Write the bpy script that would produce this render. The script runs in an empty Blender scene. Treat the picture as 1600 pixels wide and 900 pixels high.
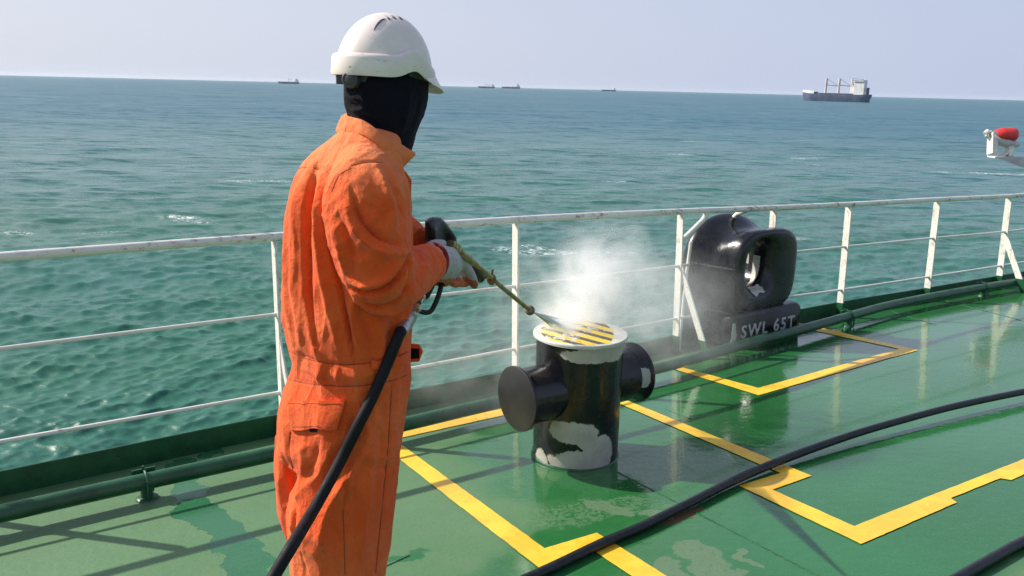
import bpy, math, random
import numpy as np
from mathutils import Vector, Matrix, noise as mnoise

random.seed(7); np.random.seed(7)
scene = bpy.context.scene
COL = scene.collection

# ------------------------------------------------------------------ camera
FPX = 1300.0
HC = 1.57
PHW, PHH = 1600.0, 900.0
_a = .0247; _y0 = 116.3 + _a * 800 - 450
_u = np.array([_a, -1, _y0 / FPX]); _u /= np.linalg.norm(_u)
_f = np.array([0, 0, 1.0]); _fw = _f - _u * (_f @ _u); _fw /= np.linalg.norm(_fw)
_r = np.cross(_u, _fw)
if _r[0] < 0: _r = -_r
MW = np.array([_r, _fw, _u])            # world = MW @ (right, down, forward)
CAM = np.array([0, 0, HC])
SLOPE = math.tan(math.radians(4.0)); AZ = math.radians(122)
G = np.array([math.cos(AZ), math.sin(AZ)]) * (-SLOPE)   # the deck falls away outboard (camber)
DA = np.array([math.cos(math.radians(33)), math.sin(math.radians(33)), 0])   # along the deck edge
DB = np.array([-DA[1], DA[0], 0])                                            # outboard

def at(px, py, d):
    """world point at depth d that stands where the photograph shows pixel (px, py)"""
    return CAM + MW @ np.array([(px - 800) / FPX * d, (py - 450) / FPX * d, d])
def deckz(x, y): return G[0] * x + G[1] * y
def hit(px, py, h=0.0):
    v = MW @ np.array([(px - 800) / FPX, (py - 450) / FPX, 1.0])
    s = (HC - h) / (-(v[2] - G @ v[:2])); return CAM + v * s
def proj(P):
    c = (np.asarray(P) - CAM) @ MW
    return 800 + FPX * c[..., 0] / c[..., 2], 450 + FPX * c[..., 1] / c[..., 2], c[..., 2]
def up_to(B, py):
    """height above B where a plumb line from B meets picture row py"""
    lo, hi = 0.0, 3.0
    for _ in range(40):
        m = (lo + hi) / 2
        if proj(np.array(B) + [0, 0, m])[1] > py: lo = m
        else: hi = m
    return lo

cd = bpy.data.cameras.new('camera'); cam = bpy.data.objects.new('camera', cd); COL.objects.link(cam)
cam.matrix_world = Matrix(((MW[0][0], -MW[0][1], -MW[0][2], 0), (MW[1][0], -MW[1][1], -MW[1][2], 0),
                           (MW[2][0], -MW[2][1], -MW[2][2], HC), (0, 0, 0, 1)))
cd.sensor_width = 36; cd.lens = FPX / PHW * 36; cd.clip_end = 60000; cd.clip_start = .05
scene.camera = cam

# ------------------------------------------------------------------ object helpers
def tag(o, label=None, cat=None, group=None, kind=None):
    if label: o['label'] = label
    if cat: o['category'] = cat
    if group: o['group'] = group
    if kind: o['kind'] = kind
    return o
def empty(name, loc):
    o = bpy.data.objects.new(name, None); COL.objects.link(o); o.location = loc; o.empty_display_size = .1
    return o
def link_mesh(name, me, mat, parent=None):
    o = bpy.data.objects.new(name, me); COL.objects.link(o)
    if mat and not me.materials: me.materials.append(mat)
    if parent is not None:
        o.parent = parent
        o.matrix_parent_inverse = world_of(parent).inverted()
    return o
def world_of(o):
    m = o.matrix_basis.copy()
    if o.parent: m = world_of(o.parent) @ o.matrix_parent_inverse @ m
    return m

def catmull(pts, n=8):
    P = [np.array(p, float) for p in pts]; P = [2 * P[0] - P[1]] + P + [2 * P[-1] - P[-2]]
    out = []
    for i in range(1, len(P) - 2):
        for k in range(n):
            t = k / n
            out.append(.5 * ((2 * P[i]) + (-P[i-1] + P[i+1]) * t + (2*P[i-1] - 5*P[i] + 4*P[i+1] - P[i+2]) * t*t + (-P[i-1] + 3*P[i] - 3*P[i+1] + P[i+2]) * t**3))
    out.append(P[-2]); return out

class MB:
    def __init__(s): s.v = []; s.f = []
    def add(s, vs, fs):
        b = len(s.v); s.v += [tuple(map(float, v)) for v in vs]; s.f += [tuple(b + i for i in f) for f in fs]; return s
    def loft(s, rings, closed=True, caps=True):
        n = len(rings[0]); vs = [p for r in rings for p in r]; fs = []
        for i in range(len(rings) - 1):
            for j in range(n if closed else n - 1):
                k = (j + 1) % n
                fs.append((i*n+j, i*n+k, (i+1)*n+k, (i+1)*n+j))
        if caps and closed:
            fs.append(tuple(range(n))[::-1]); fs.append(tuple((len(rings)-1)*n + j for j in range(n)))
        return s.add(vs, fs)
    def tube(s, pts, rad, n=12, caps=True, sx=1.0, ref=None):
        P = [np.array(p, float) for p in pts]
        if np.isscalar(rad): rad = [rad] * len(P)
        T = []
        for i in range(len(P)):
            t = P[min(i+1, len(P)-1)] - P[max(i-1, 0)]; T.append(t / (np.linalg.norm(t) + 1e-12))
        r = np.array(ref, float) if ref is not None else (np.array([0, 0, 1.]) if abs(T[0][2]) < .9 else np.array([1., 0, 0]))
        rings = []
        for p, t, q in zip(P, T, rad):
            u = r - t * (r @ t); u /= np.linalg.norm(u); w = np.cross(t, u); r = u
            rings.append([p + q * (math.cos(a) * u * sx + math.sin(a) * w) for a in [2*math.pi*k/n for k in range(n)]])
        return s.loft(rings, True, caps)
    def bar(s, p, q, wdir, w, t, ch=0.0015):
        """flat bar from p to q, width w along wdir, thickness t, with chamfered edges"""
        p = np.array(p, float); q = np.array(q, float); d = q - p; d /= np.linalg.norm(d)
        wd = np.array(wdir, float); wd -= d * (wd @ d); wd /= np.linalg.norm(wd); td = np.cross(d, wd)
        c = min(ch, w/4, t/4); a, b = w/2, t/2
        prof = [(-a+c,-b),(a-c,-b),(a,-b+c),(a,b-c),(a-c,b),(-a+c,b),(-a,b-c),(-a,-b+c)]
        return s.loft([[e + x*wd + y*td for x, y in prof] for e in (p, q)])
    def box(s, c, ax, ay, az, sx, sy, sz, ch=.002):
        c = np.array(c, float); az = np.array(az, float)
        return s.bar(c - az*sz/2, c + az*sz/2, ax, sx, sy, ch)
    def lathe(s, c, axis, prof, n=32, ref=None):
        """prof: list of (distance along axis, radius)"""
        c = np.array(c, float); t = np.array(axis, float); t /= np.linalg.norm(t)
        r = np.array([0, 0, 1.]) if abs(t[2]) < .9 else np.array([1., 0, 0])
        u = r - t*(r@t); u /= np.linalg.norm(u); w = np.cross(t, u)
        return s.loft([[c + t*h + max(q, 1e-4)*(math.cos(a)*u + math.sin(a)*w) for a in [2*math.pi*k/n for k in range(n)]] for h, q in prof])
    def ico(s, c, r, n=12, m=8, ax=None):
        A = np.eye(3) if ax is None else np.array(ax)
        r = np.array([r]*3 if np.isscalar(r) else r)
        rings = [[np.array(c) + (np.array([math.sin(t)*math.cos(p), math.sin(t)*math.sin(p), math.cos(t)]) * r) @ A for p in [2*math.pi*k/n for k in range(n)]] for t in [math.pi*(i+.02)/(m+.04-.0) for i in range(m+1)]]
        return s.loft(rings)
    def mesh(s, name='mesh'):
        me = bpy.data.meshes.new(name); me.from_pydata(s.v, [], s.f); me.update(); return me
    def build(s, name, mat, parent=None, smooth=None, org=None):
        v = np.array(s.v)
        if org is None: org = v.mean(0) if parent is not None else np.array([*v.mean(0)[:2], v[:, 2].min()])
        s2 = MB(); s2.v = [tuple(p) for p in v - org]; s2.f = s.f
        me = s2.mesh(name); fix_normals(me)
        if smooth is None or smooth: shade(me, 35 if smooth is None else smooth)
        o = link_mesh(name, me, mat); o.location = org
        if parent is not None:
            o.parent = parent; o.matrix_parent_inverse = world_of(parent).inverted()
        return o

def fix_normals(me):
    import bmesh
    bm = bmesh.new(); bm.from_mesh(me); bmesh.ops.recalc_face_normals(bm, faces=bm.faces); bm.to_mesh(me); bm.free()
def shade(me, deg):
    for p in me.polygons: p.use_smooth = True
    if deg < 179:
        try: me.set_sharp_from_angle(angle=math.radians(deg))
        except Exception: pass

def remesh(mb, voxel, smooth=6, name='m'):
    """fuse the overlapping volumes in mb into one continuous skin"""
    me = mb.mesh(name); fix_normals(me)
    o = bpy.data.objects.new(name, me); COL.objects.link(o)
    r = o.modifiers.new('r', 'REMESH'); r.mode = 'VOXEL'; r.voxel_size = voxel; r.adaptivity = 0
    if smooth:
        m = o.modifiers.new('s', 'SMOOTH'); m.factor = .5; m.iterations = smooth
    dg = bpy.context.evaluated_depsgraph_get(); dg.update()
    out = bpy.data.meshes.new_from_object(o.evaluated_get(dg))
    bpy.data.objects.remove(o); bpy.data.meshes.remove(me)
    out.materials.clear(); out.name = name
    for p in out.polygons: p.use_smooth = True
    return out
def vget(me):
    a = np.empty(len(me.vertices)*3); me.vertices.foreach_get('co', a); return a.reshape(-1, 3)
def nget(me):
    me.update(); a = np.empty(len(me.vertices)*3); me.vertices.foreach_get('normal', a); return a.reshape(-1, 3)
def vset(me, v): me.vertices.foreach_set('co', v.ravel()); me.update()
def place(name, me, mat, parent):
    v = vget(me); org = v.mean(0) if parent is not None else np.array([*v.mean(0)[:2], v[:, 2].min()])
    vset(me, v - org); o = link_mesh(name, me, mat); o.location = org
    if parent is not None: o.parent = parent; o.matrix_parent_inverse = world_of(parent).inverted()
    return o

# ------------------------------------------------------------------ material helpers
class NT:
    def __init__(s, name, volume=False):
        s.m = bpy.data.materials.new(name); s.m.use_nodes = True; s.t = s.m.node_tree; s.t.nodes.clear()
        s.out = s.t.nodes.new('ShaderNodeOutputMaterial')
    def n(s, typ, **kw):
        nd = s.t.nodes.new(typ)
        for k, v in kw.items():
            if k.startswith('_'): setattr(nd, k[1:], v)
            else:
                key = int(k[1:]) if k[0] == 'i' and k[1:].isdigit() else k.replace('__', ' ')
                s.set(nd.inputs[key], v)
        return nd
    def set(s, inp, v):
        if isinstance(v, bpy.types.NodeSocket): s.t.links.new(v, inp)
        elif hasattr(v, 'outputs'): s.t.links.new(v.outputs[0], inp)
        else:
            if isinstance(v, (tuple, list)) and len(v) == 3 and inp.type == 'RGBA': v = (*v, 1)
            inp.default_value = v
    def math(s, op, a, b=None, c=None, clamp=False):
        nd = s.t.nodes.new('ShaderNodeMath'); nd.operation = op; nd.use_clamp = clamp
        s.set(nd.inputs[0], a)
        if b is not None: s.set(nd.inputs[1], b)
        if c is not None: s.set(nd.inputs[2], c)
        return nd.outputs[0]
    def vec(s, op, a, b=None):
        nd = s.t.nodes.new('ShaderNodeVectorMath'); nd.operation = op; s.set(nd.inputs[0], a)
        if b is not None: s.set(nd.inputs[1], b)
        return nd.outputs[1] if op in ('LENGTH', 'DOT_PRODUCT', 'DISTANCE') else nd.outputs[0]
    def ramp(s, fac, a, b, c0=0.0, c1=1.0, smooth=True):
        nd = s.t.nodes.new('ShaderNodeMapRange'); nd.interpolation_type = 'SMOOTHSTEP' if smooth else 'LINEAR'
        s.set(nd.inputs[0], fac); s.set(nd.inputs[1], a); s.set(nd.inputs[2], b); s.set(nd.inputs[3], c0); s.set(nd.inputs[4], c1)
        return nd.outputs[0]
    def mix(s, fac, a, b):
        nd = s.t.nodes.new('ShaderNodeMix'); nd.data_type = 'RGBA'
        s.set(nd.inputs[0], fac); s.set(nd.inputs[6], a); s.set(nd.inputs[7], b); return nd.outputs[2]
    def mixf(s, fac, a, b):
        nd = s.t.nodes.new('ShaderNodeMix'); nd.data_type = 'FLOAT'
        s.set(nd.inputs[0], fac); s.set(nd.inputs[2], a); s.set(nd.inputs[3], b); return nd.outputs[0]
    def noise(s, vec, scale, detail=4, rough=.55, dist=0.0):
        nd = s.n('ShaderNodeTexNoise'); s.set(nd.inputs['Vector'], vec); nd.inputs['Scale'].default_value = scale
        nd.inputs['Detail'].default_value = detail; nd.inputs['Roughness'].default_value = rough; nd.inputs['Distortion'].default_value = dist
        return nd.outputs[0]
    def s_ridged(s, vec, scale):
        nd = s.n('ShaderNodeTexNoise'); nd.noise_type = 'RIDGED_MULTIFRACTAL'; nd.normalize = True; s.set(nd.inputs['Vector'], vec)
        for k, v in (('Scale', scale), ('Detail', 3.0), ('Roughness', .5), ('Lacunarity', 2.1), ('Offset', 1.0), ('Gain', 2.0)):
            if k in nd.inputs: nd.inputs[k].default_value = v
        return nd.outputs[0]
    def mapping(s, vec, loc=(0,0,0), rot=(0,0,0), scale=(1,1,1)):
        nd = s.n('ShaderNodeMapping'); s.set(nd.inputs[0], vec); nd.inputs[1].default_value = loc; nd.inputs[2].default_value = rot; nd.inputs[3].default_value = scale
        return nd.outputs[0]
    def obj(s): return s.n('ShaderNodeTexCoord').outputs['Object']
    def pos(s): return s.n('ShaderNodeNewGeometry').outputs['Position']
    def bump(s, h, strength=.3, dist=.01, normal=None):
        nd = s.n('ShaderNodeBump'); s.set(nd.inputs['Height'], h); nd.inputs['Strength'].default_value = strength; nd.inputs['Distance'].default_value = dist
        if normal is not None: s.set(nd.inputs['Normal'], normal)
        return nd.outputs[0]
    def principled(s, **kw):
        nd = s.n('ShaderNodeBsdfPrincipled')
        for k, v in kw.items(): s.set(nd.inputs[k.replace('__', ' ')], v)
        s.t.links.new(nd.outputs[0], s.out.inputs[0]); return nd
    def blob(s, xyz, cx, cy, rx, ry, ang=0.0):
        """1 inside an ellipse -> falls to 0 outside, soft"""
        mp = s.mapping(xyz, loc=(0,0,0)); v = s.vec('SUBTRACT', mp, (cx, cy, 0))
        v = s.mapping(v, rot=(0, 0, -ang)); v = s.vec('MULTIPLY', v, (1/rx, 1/ry, 0))
        return s.math('SUBTRACT', 1.0, s.vec('LENGTH', v))
    def maxof(s, lst):
        r = lst[0]
        for x in lst[1:]: r = s.math('MAXIMUM', r, x)
        return r

def paint(name, col, rough=.45, var=.12, scale=6, dirt=None, dirt_amt=.5, bump=.15, metallic=0, spec=.5, coat=0):
    t = NT(name); o = t.obj()
    n1 = t.noise(o, scale, 5, .6); n2 = t.noise(o, scale*7, 4, .6)
    c2 = tuple(max(0, c*(1-var*2)) for c in col); c3 = tuple(min(1, c*(1+var)) for c in col)
    c = t.mix(t.ramp(n1, .35, .68), c2, c3)
    if dirt:
        k = t.ramp(t.math('ADD', t.math('MULTIPLY', n1, .5), t.math('MULTIPLY', n2, .5)), .54, .62, 0, dirt_amt)
        c = t.mix(k, c, dirt)
    t.principled(Base__Color=c, Roughness=t.ramp(n2, .3, .7, rough*.8, min(1, rough*1.25)), Metallic=metallic, Coat__Weight=coat,
                 Specular__IOR__Level=spec, Normal=t.bump(t.math('ADD', n2, t.noise(o, scale*30, 2)), bump, .004))
    return t.m

M = {}
# ------------------------------------------------------------------ sea
SEA = HC - 14.0
SLP = .0090
def build_sea():
    az = np.concatenate([np.linspace(-180, -20, 60), np.linspace(-19, 45, 90), np.arange(45.1, 136, .105), np.linspace(136.5, 179.0, 60)])
    az = np.radians(az)
    dep = np.concatenate([np.array([85, 70, 58, 50, 44, 40, 37]), np.arange(35, 4, -.062), np.geomspace(4, .042, 150)])
    rr = 14.0 / np.tan(np.radians(dep))
    R, A = np.meshgrid(rr, az, indexing='ij')
    X = R * np.cos(A); Y = R * np.sin(A)
    dr = np.gradient(rr)[:, None] * np.ones_like(A)
    H = np.zeros_like(X); DX = np.zeros_like(X); DY = np.zeros_like(X)
    rng = np.random.RandomState(3)
    lam = np.geomspace(.26, 34, 150)
    for L in lam:
        k = 2*math.pi/L
        th = math.radians(-64) + rng.normal(0, .38 if L > 4 else .55)
        a = SLP * L * (1.3 if L < .8 else 1.3 * (.8 / L) ** .5 * (1 if L < 3 else .6))
        a *= rng.uniform(.6, 1.3)
        w = np.exp(-(1.5 * dr / L) ** 2)
        ph = k * (X * math.cos(th) + Y * math.sin(th)) + rng.uniform(0, 6.28)
        c = np.cos(ph); s_ = np.sin(ph)
        H += w * a * c; DX -= w * a * .8 * math.cos(th) * s_; DY -= w * a * .8 * math.sin(th) * s_
    V = np.stack([X + DX, Y + DY, SEA + H], -1).reshape(-1, 3)
    nr, na = X.shape
    i = np.arange((nr-1)*na); row = i // na; c0 = i % na; c1 = (c0 + 1) % na
    F = np.stack([row*na + c0, row*na + c1, (row+1)*na + c1, (row+1)*na + c0], -1)
    me = bpy.data.meshes.new('sea'); me.vertices.add(len(V)); me.vertices.foreach_set('co', V.ravel())
    me.loops.add(F.size); me.loops.foreach_set('vertex_index', F.ravel().astype(np.int32))
    me.polygons.add(len(F)); me.polygons.foreach_set('loop_start', (np.arange(len(F))*4).astype(np.int32))
    me.polygons.foreach_set('loop_total', np.full(len(F), 4, np.int32)); me.update(calc_edges=True)
    me.polygons.foreach_set('use_smooth', np.ones(len(F), bool)); me.flip_normals() if me.polygons[5000].normal.z < 0 else None
    t = NT('sea_water'); p = t.pos()
    big = t.noise(t.mapping(p, scale=(1, 1, 0)), .02, 3); 
    m2 = t.mapping(p, rot=(0, 0, math.radians(-28)), scale=(.34, 1, 1))
    n1 = t.noise(m2, 1.25, 8, .72, .5); n2 = t.noise(m2, 5.0, 4, .6, .3)
    far = t.noise(t.mapping(p, rot=(0, 0, math.radians(-5)), scale=(.3, 1, 1)), .12, 6, .7)
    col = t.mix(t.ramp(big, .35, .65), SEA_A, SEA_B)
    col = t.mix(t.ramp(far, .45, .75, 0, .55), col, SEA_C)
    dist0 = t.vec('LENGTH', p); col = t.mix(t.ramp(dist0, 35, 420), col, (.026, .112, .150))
    # whitecaps: sparse, broken foam
    fz = t.noise(t.mapping(p, rot=(0, 0, math.radians(-25)), scale=(.35, 1, 1)), .11, 2, .5)
    fd = t.noise(t.mapping(p, rot=(0, 0, math.radians(-25)), scale=(.5, 1, 1)), 2.2, 6, .75, 1.2)
    foam = t.math('MULTIPLY', t.ramp(fz, .69, .74), t.ramp(fd, .5, .6))
    col = t.mix(foam, col, (.75, .8, .8))
    h = t.math('ADD', t.math('MULTIPLY', n1, 1.0), t.math('MULTIPLY', n2, .3))
    b = t.bump(h, t.bs if False else 1.0, .05)
    # wave slopes finer than the mesh: a multi-scale field of facet tilts
    w1 = t.n('ShaderNodeTexNoise', Vector=t.mapping(p, rot=(0, 0, math.radians(-22)), scale=(.32, 1, 1)), Scale=.07, Detail=4.0, Roughness=.72).outputs[1]
    sl_ = t.vec('MULTIPLY', t.vec('SUBTRACT', w1, (.5, .5, .5)), (.8, 1.2, 0))
    dist = t.vec('LENGTH', p); amp = t.ramp(dist, 60, 350, .0, 1.0)
    sl_ = t.vec('MULTIPLY', sl_, t.n('ShaderNodeCombineXYZ', X=amp, Y=amp, Z=0.0))
    w2 = t.n('ShaderNodeTexNoise', Vector=t.mapping(p, rot=(0, 0, math.radians(-24)), scale=(.30, 1, 1)), Scale=.42, Detail=4.0, Roughness=.75).outputs[1]
    am2 = t.math('MULTIPLY', t.ramp(dist, 40, 120, .25, 1.0), t.ramp(dist, 300, 900, 1.0, .4))
    sl_ = t.vec('ADD', sl_, t.vec('MULTIPLY', t.vec('MULTIPLY', t.vec('SUBTRACT', w2, (.5, .5, .5)), (1.3, 2.1, 0)), t.n('ShaderNodeCombineXYZ', X=am2, Y=am2, Z=0.0)))
    b = t.vec('NORMALIZE', t.vec('ADD', b, sl_))
    t.principled(Base__Color=col, Roughness=t.mixf(foam, t.math('ADD', t.ramp(dist, 30, 400, .20, .34), t.ramp(dist, 38, 75, .12, 0)), .8), Specular__IOR__Level=t.ramp(dist, 60, 500, .45, .20), IOR=1.33, Normal=b)
    o = link_mesh('sea', me, t.m); tag(o, kind='structure'); return o
SEA_A = (.030, .130, .082); SEA_B = (.028, .126, .104); SEA_C = (.030, .125, .115)
build_sea()
# ------------------------------------------------------------------ deck
BL0 = hit(903, 735); BOL = BL0 + np.array([0, .207, 0]); BOL[2] = deckz(BOL[0], BOL[1])
def coam_y(x): return float(np.interp(x, [-100, 0, 432, 634, 781, 1242, 1461, 1561, 1700], [758, 737.5, 648.7, 609, 582.6, 485, 448, 431, 409]))
EDGE = [hit(x, coam_y(x), .12) for x in (0, 432, 781, 1242, 1461, 1561, 1680)]
for e in EDGE: e[2] = deckz(e[0], e[1])
_d0 = EDGE[1] - EDGE[0]; _d0 /= np.linalg.norm(_d0)
EDGE = [EDGE[0] - _d0 * k for k in (9, 4, 2)] + EDGE
_d1 = EDGE[-1] - EDGE[-2]; _d1 /= np.linalg.norm(_d1)
for k in (2, 5, 10):
    a = math.radians(-1.2 * k); d = np.array([_d1[0]*math.cos(a) - _d1[1]*math.sin(a), _d1[0]*math.sin(a) + _d1[1]*math.cos(a), 0]); EDGE.append(EDGE[9] + d * k)
EDGE = [np.array([e[0], e[1], deckz(e[0], e[1])]) for e in catmull(EDGE, 6)]
def deck_mat():
    t = NT('deck_paint'); p = t.pos()
    fine = t.noise(p, 55, 5, .65); mid = t.noise(p, 7, 6, .6); big = t.noise(p, 1.1, 4, .55)
    wob = t.vec('MULTIPLY', t.vec('SUBTRACT', t.n('ShaderNodeTexNoise', Vector=p, Scale=9.0, Detail=5.0).outputs[1], (.5, .5, .5)), (.16, .16, 0))
    wob2 = t.vec('MULTIPLY', t.vec('SUBTRACT', t.n('ShaderNodeTexNoise', Vector=p, Scale=1.7, Detail=3.0).outputs[1], (.5, .5, .5)), (.9, .9, 0))
    q = t.vec('ADD', t.vec('MULTIPLY', p, (1, 1, 0)), wob)
    qq = t.vec('ADD', q, wob2)
    def seg(v, path, r):
        out = []
        P = [hit(*q) for q in path]
        for a_, b_ in zip(P[:-1], P[1:]):
            a_ = (float(a_[0]), float(a_[1]), 0); ab = (float(b_[0]-a_[0]), float(b_[1]-a_[1]), 0); L2 = ab[0]**2+ab[1]**2
            d_ = t.vec('SUBTRACT', v, a_); k = t.math('DIVIDE', t.vec('DOT_PRODUCT', d_, ab), L2, clamp=True)
            k = t.math('MAXIMUM', t.math('MINIMUM', k, 1.0), 0.0)
            out.append(t.math('SUBTRACT', 1.0, t.math('DIVIDE', t.vec('LENGTH', t.vec('SUBTRACT', d_, t.vec('MULTIPLY', ab, t.n('ShaderNodeCombineXYZ', X=k, Y=k, Z=k)))), r)))
        return t.maxof(out)
    def bl(v, px, py, rx, ry, ang=0):
        c = hit(px, py); return t.blob(v, c[0], c[1], rx, ry, math.radians(ang))
    # standing water: everything from the bollard to the right, and a thin run at the left
    wet = t.maxof([bl(qq, 1420, 640, 3.0, 1.75, 30), bl(qq, 1250, 830, 1.5, .8, 20), bl(qq, 1000, 690, 1.0, .65, 20), bl(qq, 1600, 520, 4, 1.6, 35), bl(q, 900, 640, .8, .35, 30)])
    wet = t.ramp(wet, .02, .2)
    run = t.maxof([seg(q, [(283, 722), (298, 768), (300, 800)], .055), seg(q, [(300, 800), (345, 818), (372, 850), (400, 910)], .085), seg(q, [(322, 712), (334, 706)], .05)])
    run = t.ramp(run, .0, .05)
    damp = t.maxof([bl(q, 905, 745, .5, .3, 20), bl(q, 985, 800, .2, .28, 110), bl(q, 1010, 850, .5, .16, 35), bl(q, 640, 870, .1, .03, 30)])
    damp = t.ramp(damp, -.05, .3)
    dry = t.maxof([bl(q, 905, 800, .42, .12, 20), bl(q, 960, 795, .12, .05, 30), bl(q, 1040, 790, .08, .04, 20)])
    dry = t.math('MULTIPLY', t.ramp(dry, .0, .35), t.ramp(fine, .42, .56))
    pale = t.maxof([seg(q, [(1082, 855), (1120, 890)], .085), seg(q, [(1040, 880), (1062, 902)], .06), seg(q, [(1155, 865), (1180, 885)], .02), seg(q, [(935, 790), (975, 800)], .05), seg(q, [(1010, 800), (1035, 806)], .04)])
    pale = t.math('MULTIPLY', t.ramp(pale, .0, .25), t.ramp(fine, .34, .50, .35, 1.0))
    W = t.math('MAXIMUM', t.math('MAXIMUM', wet, run), damp)
    W = t.math('MULTIPLY', W, t.math('SUBTRACT', 1.0, t.math('MAXIMUM', pale, t.math('MULTIPLY', dry, .8))), clamp=True)
    c_dry = t.mix(t.ramp(big, .3, .7), (.074, .168, .070), (.094, .190, .088))
    c_dry = t.mix(t.ramp(mid, .5, .8, 0, .45), c_dry, (.12, .185, .105))
    edge = hit(300, 690); ed = t.math('SUBTRACT', t.vec('DOT_PRODUCT', p, tuple(DB)), float(edge @ DB) - .1)
    c_dry = t.mix(t.ramp(t.math('ADD', ed, t.math('MULTIPLY', t.math('SUBTRACT', mid, .5), .35)), -.02, .3, 0, .75), c_dry, (.17, .205, .115))
    c_wet = t.mix(t.ramp(big, .35, .7), (.018, .118, .030), (.022, .140, .042))
    c_wet = t.mix(t.ramp(mid, .55, .75, 0, .35), c_wet, (.03, .16, .035))
    c_run = t.mix(.5, (.030, .135, .060), (.016, .115, .045))
    c = t.mix(W, c_dry, t.mix(run, c_wet, c_run))
    c = t.mix(pale, c, (.095, .165, .085))
    speck = t.ramp(t.noise(p, 120, 3, .7), .66, .74, 0, .5)
    c = t.mix(speck, c, (.05, .12, .05))
    grit = t.noise(p, 190, 2, .6); c = t.mix(t.ramp(grit, .30, .46, .22, 0), c, (.02, .06, .025)); c = t.mix(t.ramp(grit, .56, .70, 0, .22), c, (.17, .26, .16))
    rs = t.math('MULTIPLY', t.ramp(t.noise(p, 38, 3, .6), .70, .735), t.ramp(t.noise(p, 2.3, 2), .50, .58)); c = t.mix(t.math('MULTIPLY', rs, .8), c, (.14, .06, .03))
    brown = t.ramp(t.maxof([bl(q, 1062, 807, .15, .035, 35)]), .0, .1)
    c = t.mix(t.math('MULTIPLY', brown, .85), c, (.16, .085, .05))
    dash = t.math('MULTIPLY', t.ramp(t.noise(t.mapping(p, rot=(0, 0, .6), scale=(1, 3, 1)), 16, 3, .7), .70, .73), t.ramp(t.noise(p, 1.7, 2), .52, .6))
    c = t.mix(t.math('MULTIPLY', dash, .6), c, (.03, .09, .04))
    rough = t.mixf(W, t.ramp(fine, .3, .7, .42, .62), t.mixf(wet, .20, .085))
    rough = t.mixf(t.math('MULTIPLY', wet, t.ramp(mid, .6, .72, 0, .5)), rough, .3)
    hb = t.math('ADD', t.math('MULTIPLY', fine, t.mixf(W, .35, .04)), t.math('MULTIPLY', mid, .5))
    b = t.bump(hb, .35, .012)
    b = t.bump(t.noise(t.mapping(p, rot=(0, 0, .6), scale=(1, 1.6, 1)), 14, 3, .5), t_w := .12, .012, b)
    nd = t.principled(Base__Color=c, Roughness=rough, IOR=1.45, Normal=b, Coat__Weight=t.math('MULTIPLY', wet, .3), Coat__Roughness=.04)
    return t.m
def build_deck():
    mb = MB(); vs = []; n = len(EDGE)
    cols = [(.045, 0), (.0, 0)] + [(-k, 0) for k in (.5, 1.5, 3, 6, 12, 22)]
    rings = []
    for e in EDGE:
        r = []
        for off, _ in cols:
            q = e + DB * off; q[2] = deckz(q[0], q[1]); r.append(q)
        rings.append(r)
    mb.loft(rings, closed=False, caps=False)
    me = mb.mesh('deck'); 
    if me.polygons[0].normal.z < 0: me.flip_normals()
    o = link_mesh('deck', me, deck_mat()); tag(o, kind='structure')
    # shell plating below the deck edge
    h = MB(); h.loft([[e + DB*.045 + np.array([0, 0, -.001]), e + DB*.05 + [0, 0, -.5], e + DB*.0 + [0, 0, -8], e - DB*1.5 + [0, 0, -14.5]] for e in EDGE], closed=False, caps=False)
    me = h.mesh('hull_side'); fix_normals(me)
    o = link_mesh('hull_side', me, paint('hull_red', (.03, .035, .04), .5)); tag(o, kind='structure')
    # weld beads
    for a, b, hh in [((965, 738), (1300, 912), .004), ((1478, 470), (1600, 502), .003), ((1395, 487), (1462, 508), .003), ((560, 905), (640, 868), .003), ((1040, 640), (1080, 655), .002)]:
        P, Q = hit(*a), hit(*b); pts = [P + (Q-P)*k/60 for k in range(61)]
        m = MB(); m.tube([x + np.array([0, 0, .0]) for x in pts], [hh*(1+.35*math.sin(k*2.1)+.3*random.random()) for k in range(61)], 8)
        w = m.build('weld_seam', DECKG, org=P); tag(w, kind='structure')
DECKG = paint('green_trim', (.012, .085, .035), .33, .15, 9, (.03, .05, .03), .4, .25)
build_deck()
def yellow():
    t = NT('yellow_line_paint'); p = t.pos()
    n = t.noise(p, 40, 5, .7); n2 = t.noise(p, 6, 4, .6); d = t.noise(t.mapping(p, rot=(0, 0, .6), scale=(1, 3.2, 1)), 26, 4, .75)
    c = t.mix(t.ramp(n2, .35, .65), (.76, .43, .025), (.82, .53, .045))
    c = t.mix(t.ramp(n, .55, .75, 0, .35), c, (.50, .30, .05))
    c = t.mix(t.math('MULTIPLY', t.ramp(d, .66, .71), .75), c, (.10, .10, .04))
    t.principled(Base__Color=c, Roughness=t.ramp(n2, .4, .6, .2, .45), Normal=t.bump(t.math('ADD', n, n2), .3, .006)); return t.m
YEL = yellow()
def strip(name, pts, lab=None):
    # subdivide each edge and roughen it a hair, so the painted edge is not laser cut
    out = []
    for i in range(len(pts)):
        P, Q = hit(*pts[i], .004), hit(*pts[(i+1) % len(pts)], .004); L = np.linalg.norm(Q-P); n = max(1, int(L / .02))
        for k in range(n):
            x = P + (Q-P)*k/n
            j = mnoise.noise_vector(Vector(x) * 30) * .0022 + mnoise.noise_vector(Vector(x) * 7) * .002
            x = x + np.array([j.x, j.y, 0]); x[2] = deckz(x[0], x[1]) + .004; out.append(x)
    me = bpy.data.meshes.new(name); me.from_pydata([tuple(p) for p in out], [], [tuple(range(len(out)))]); me.update()
    if me.polygons[0].normal.z < 0: me.flip_normals()
    tag(link_mesh(name, me, YEL), kind='structure')
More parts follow.
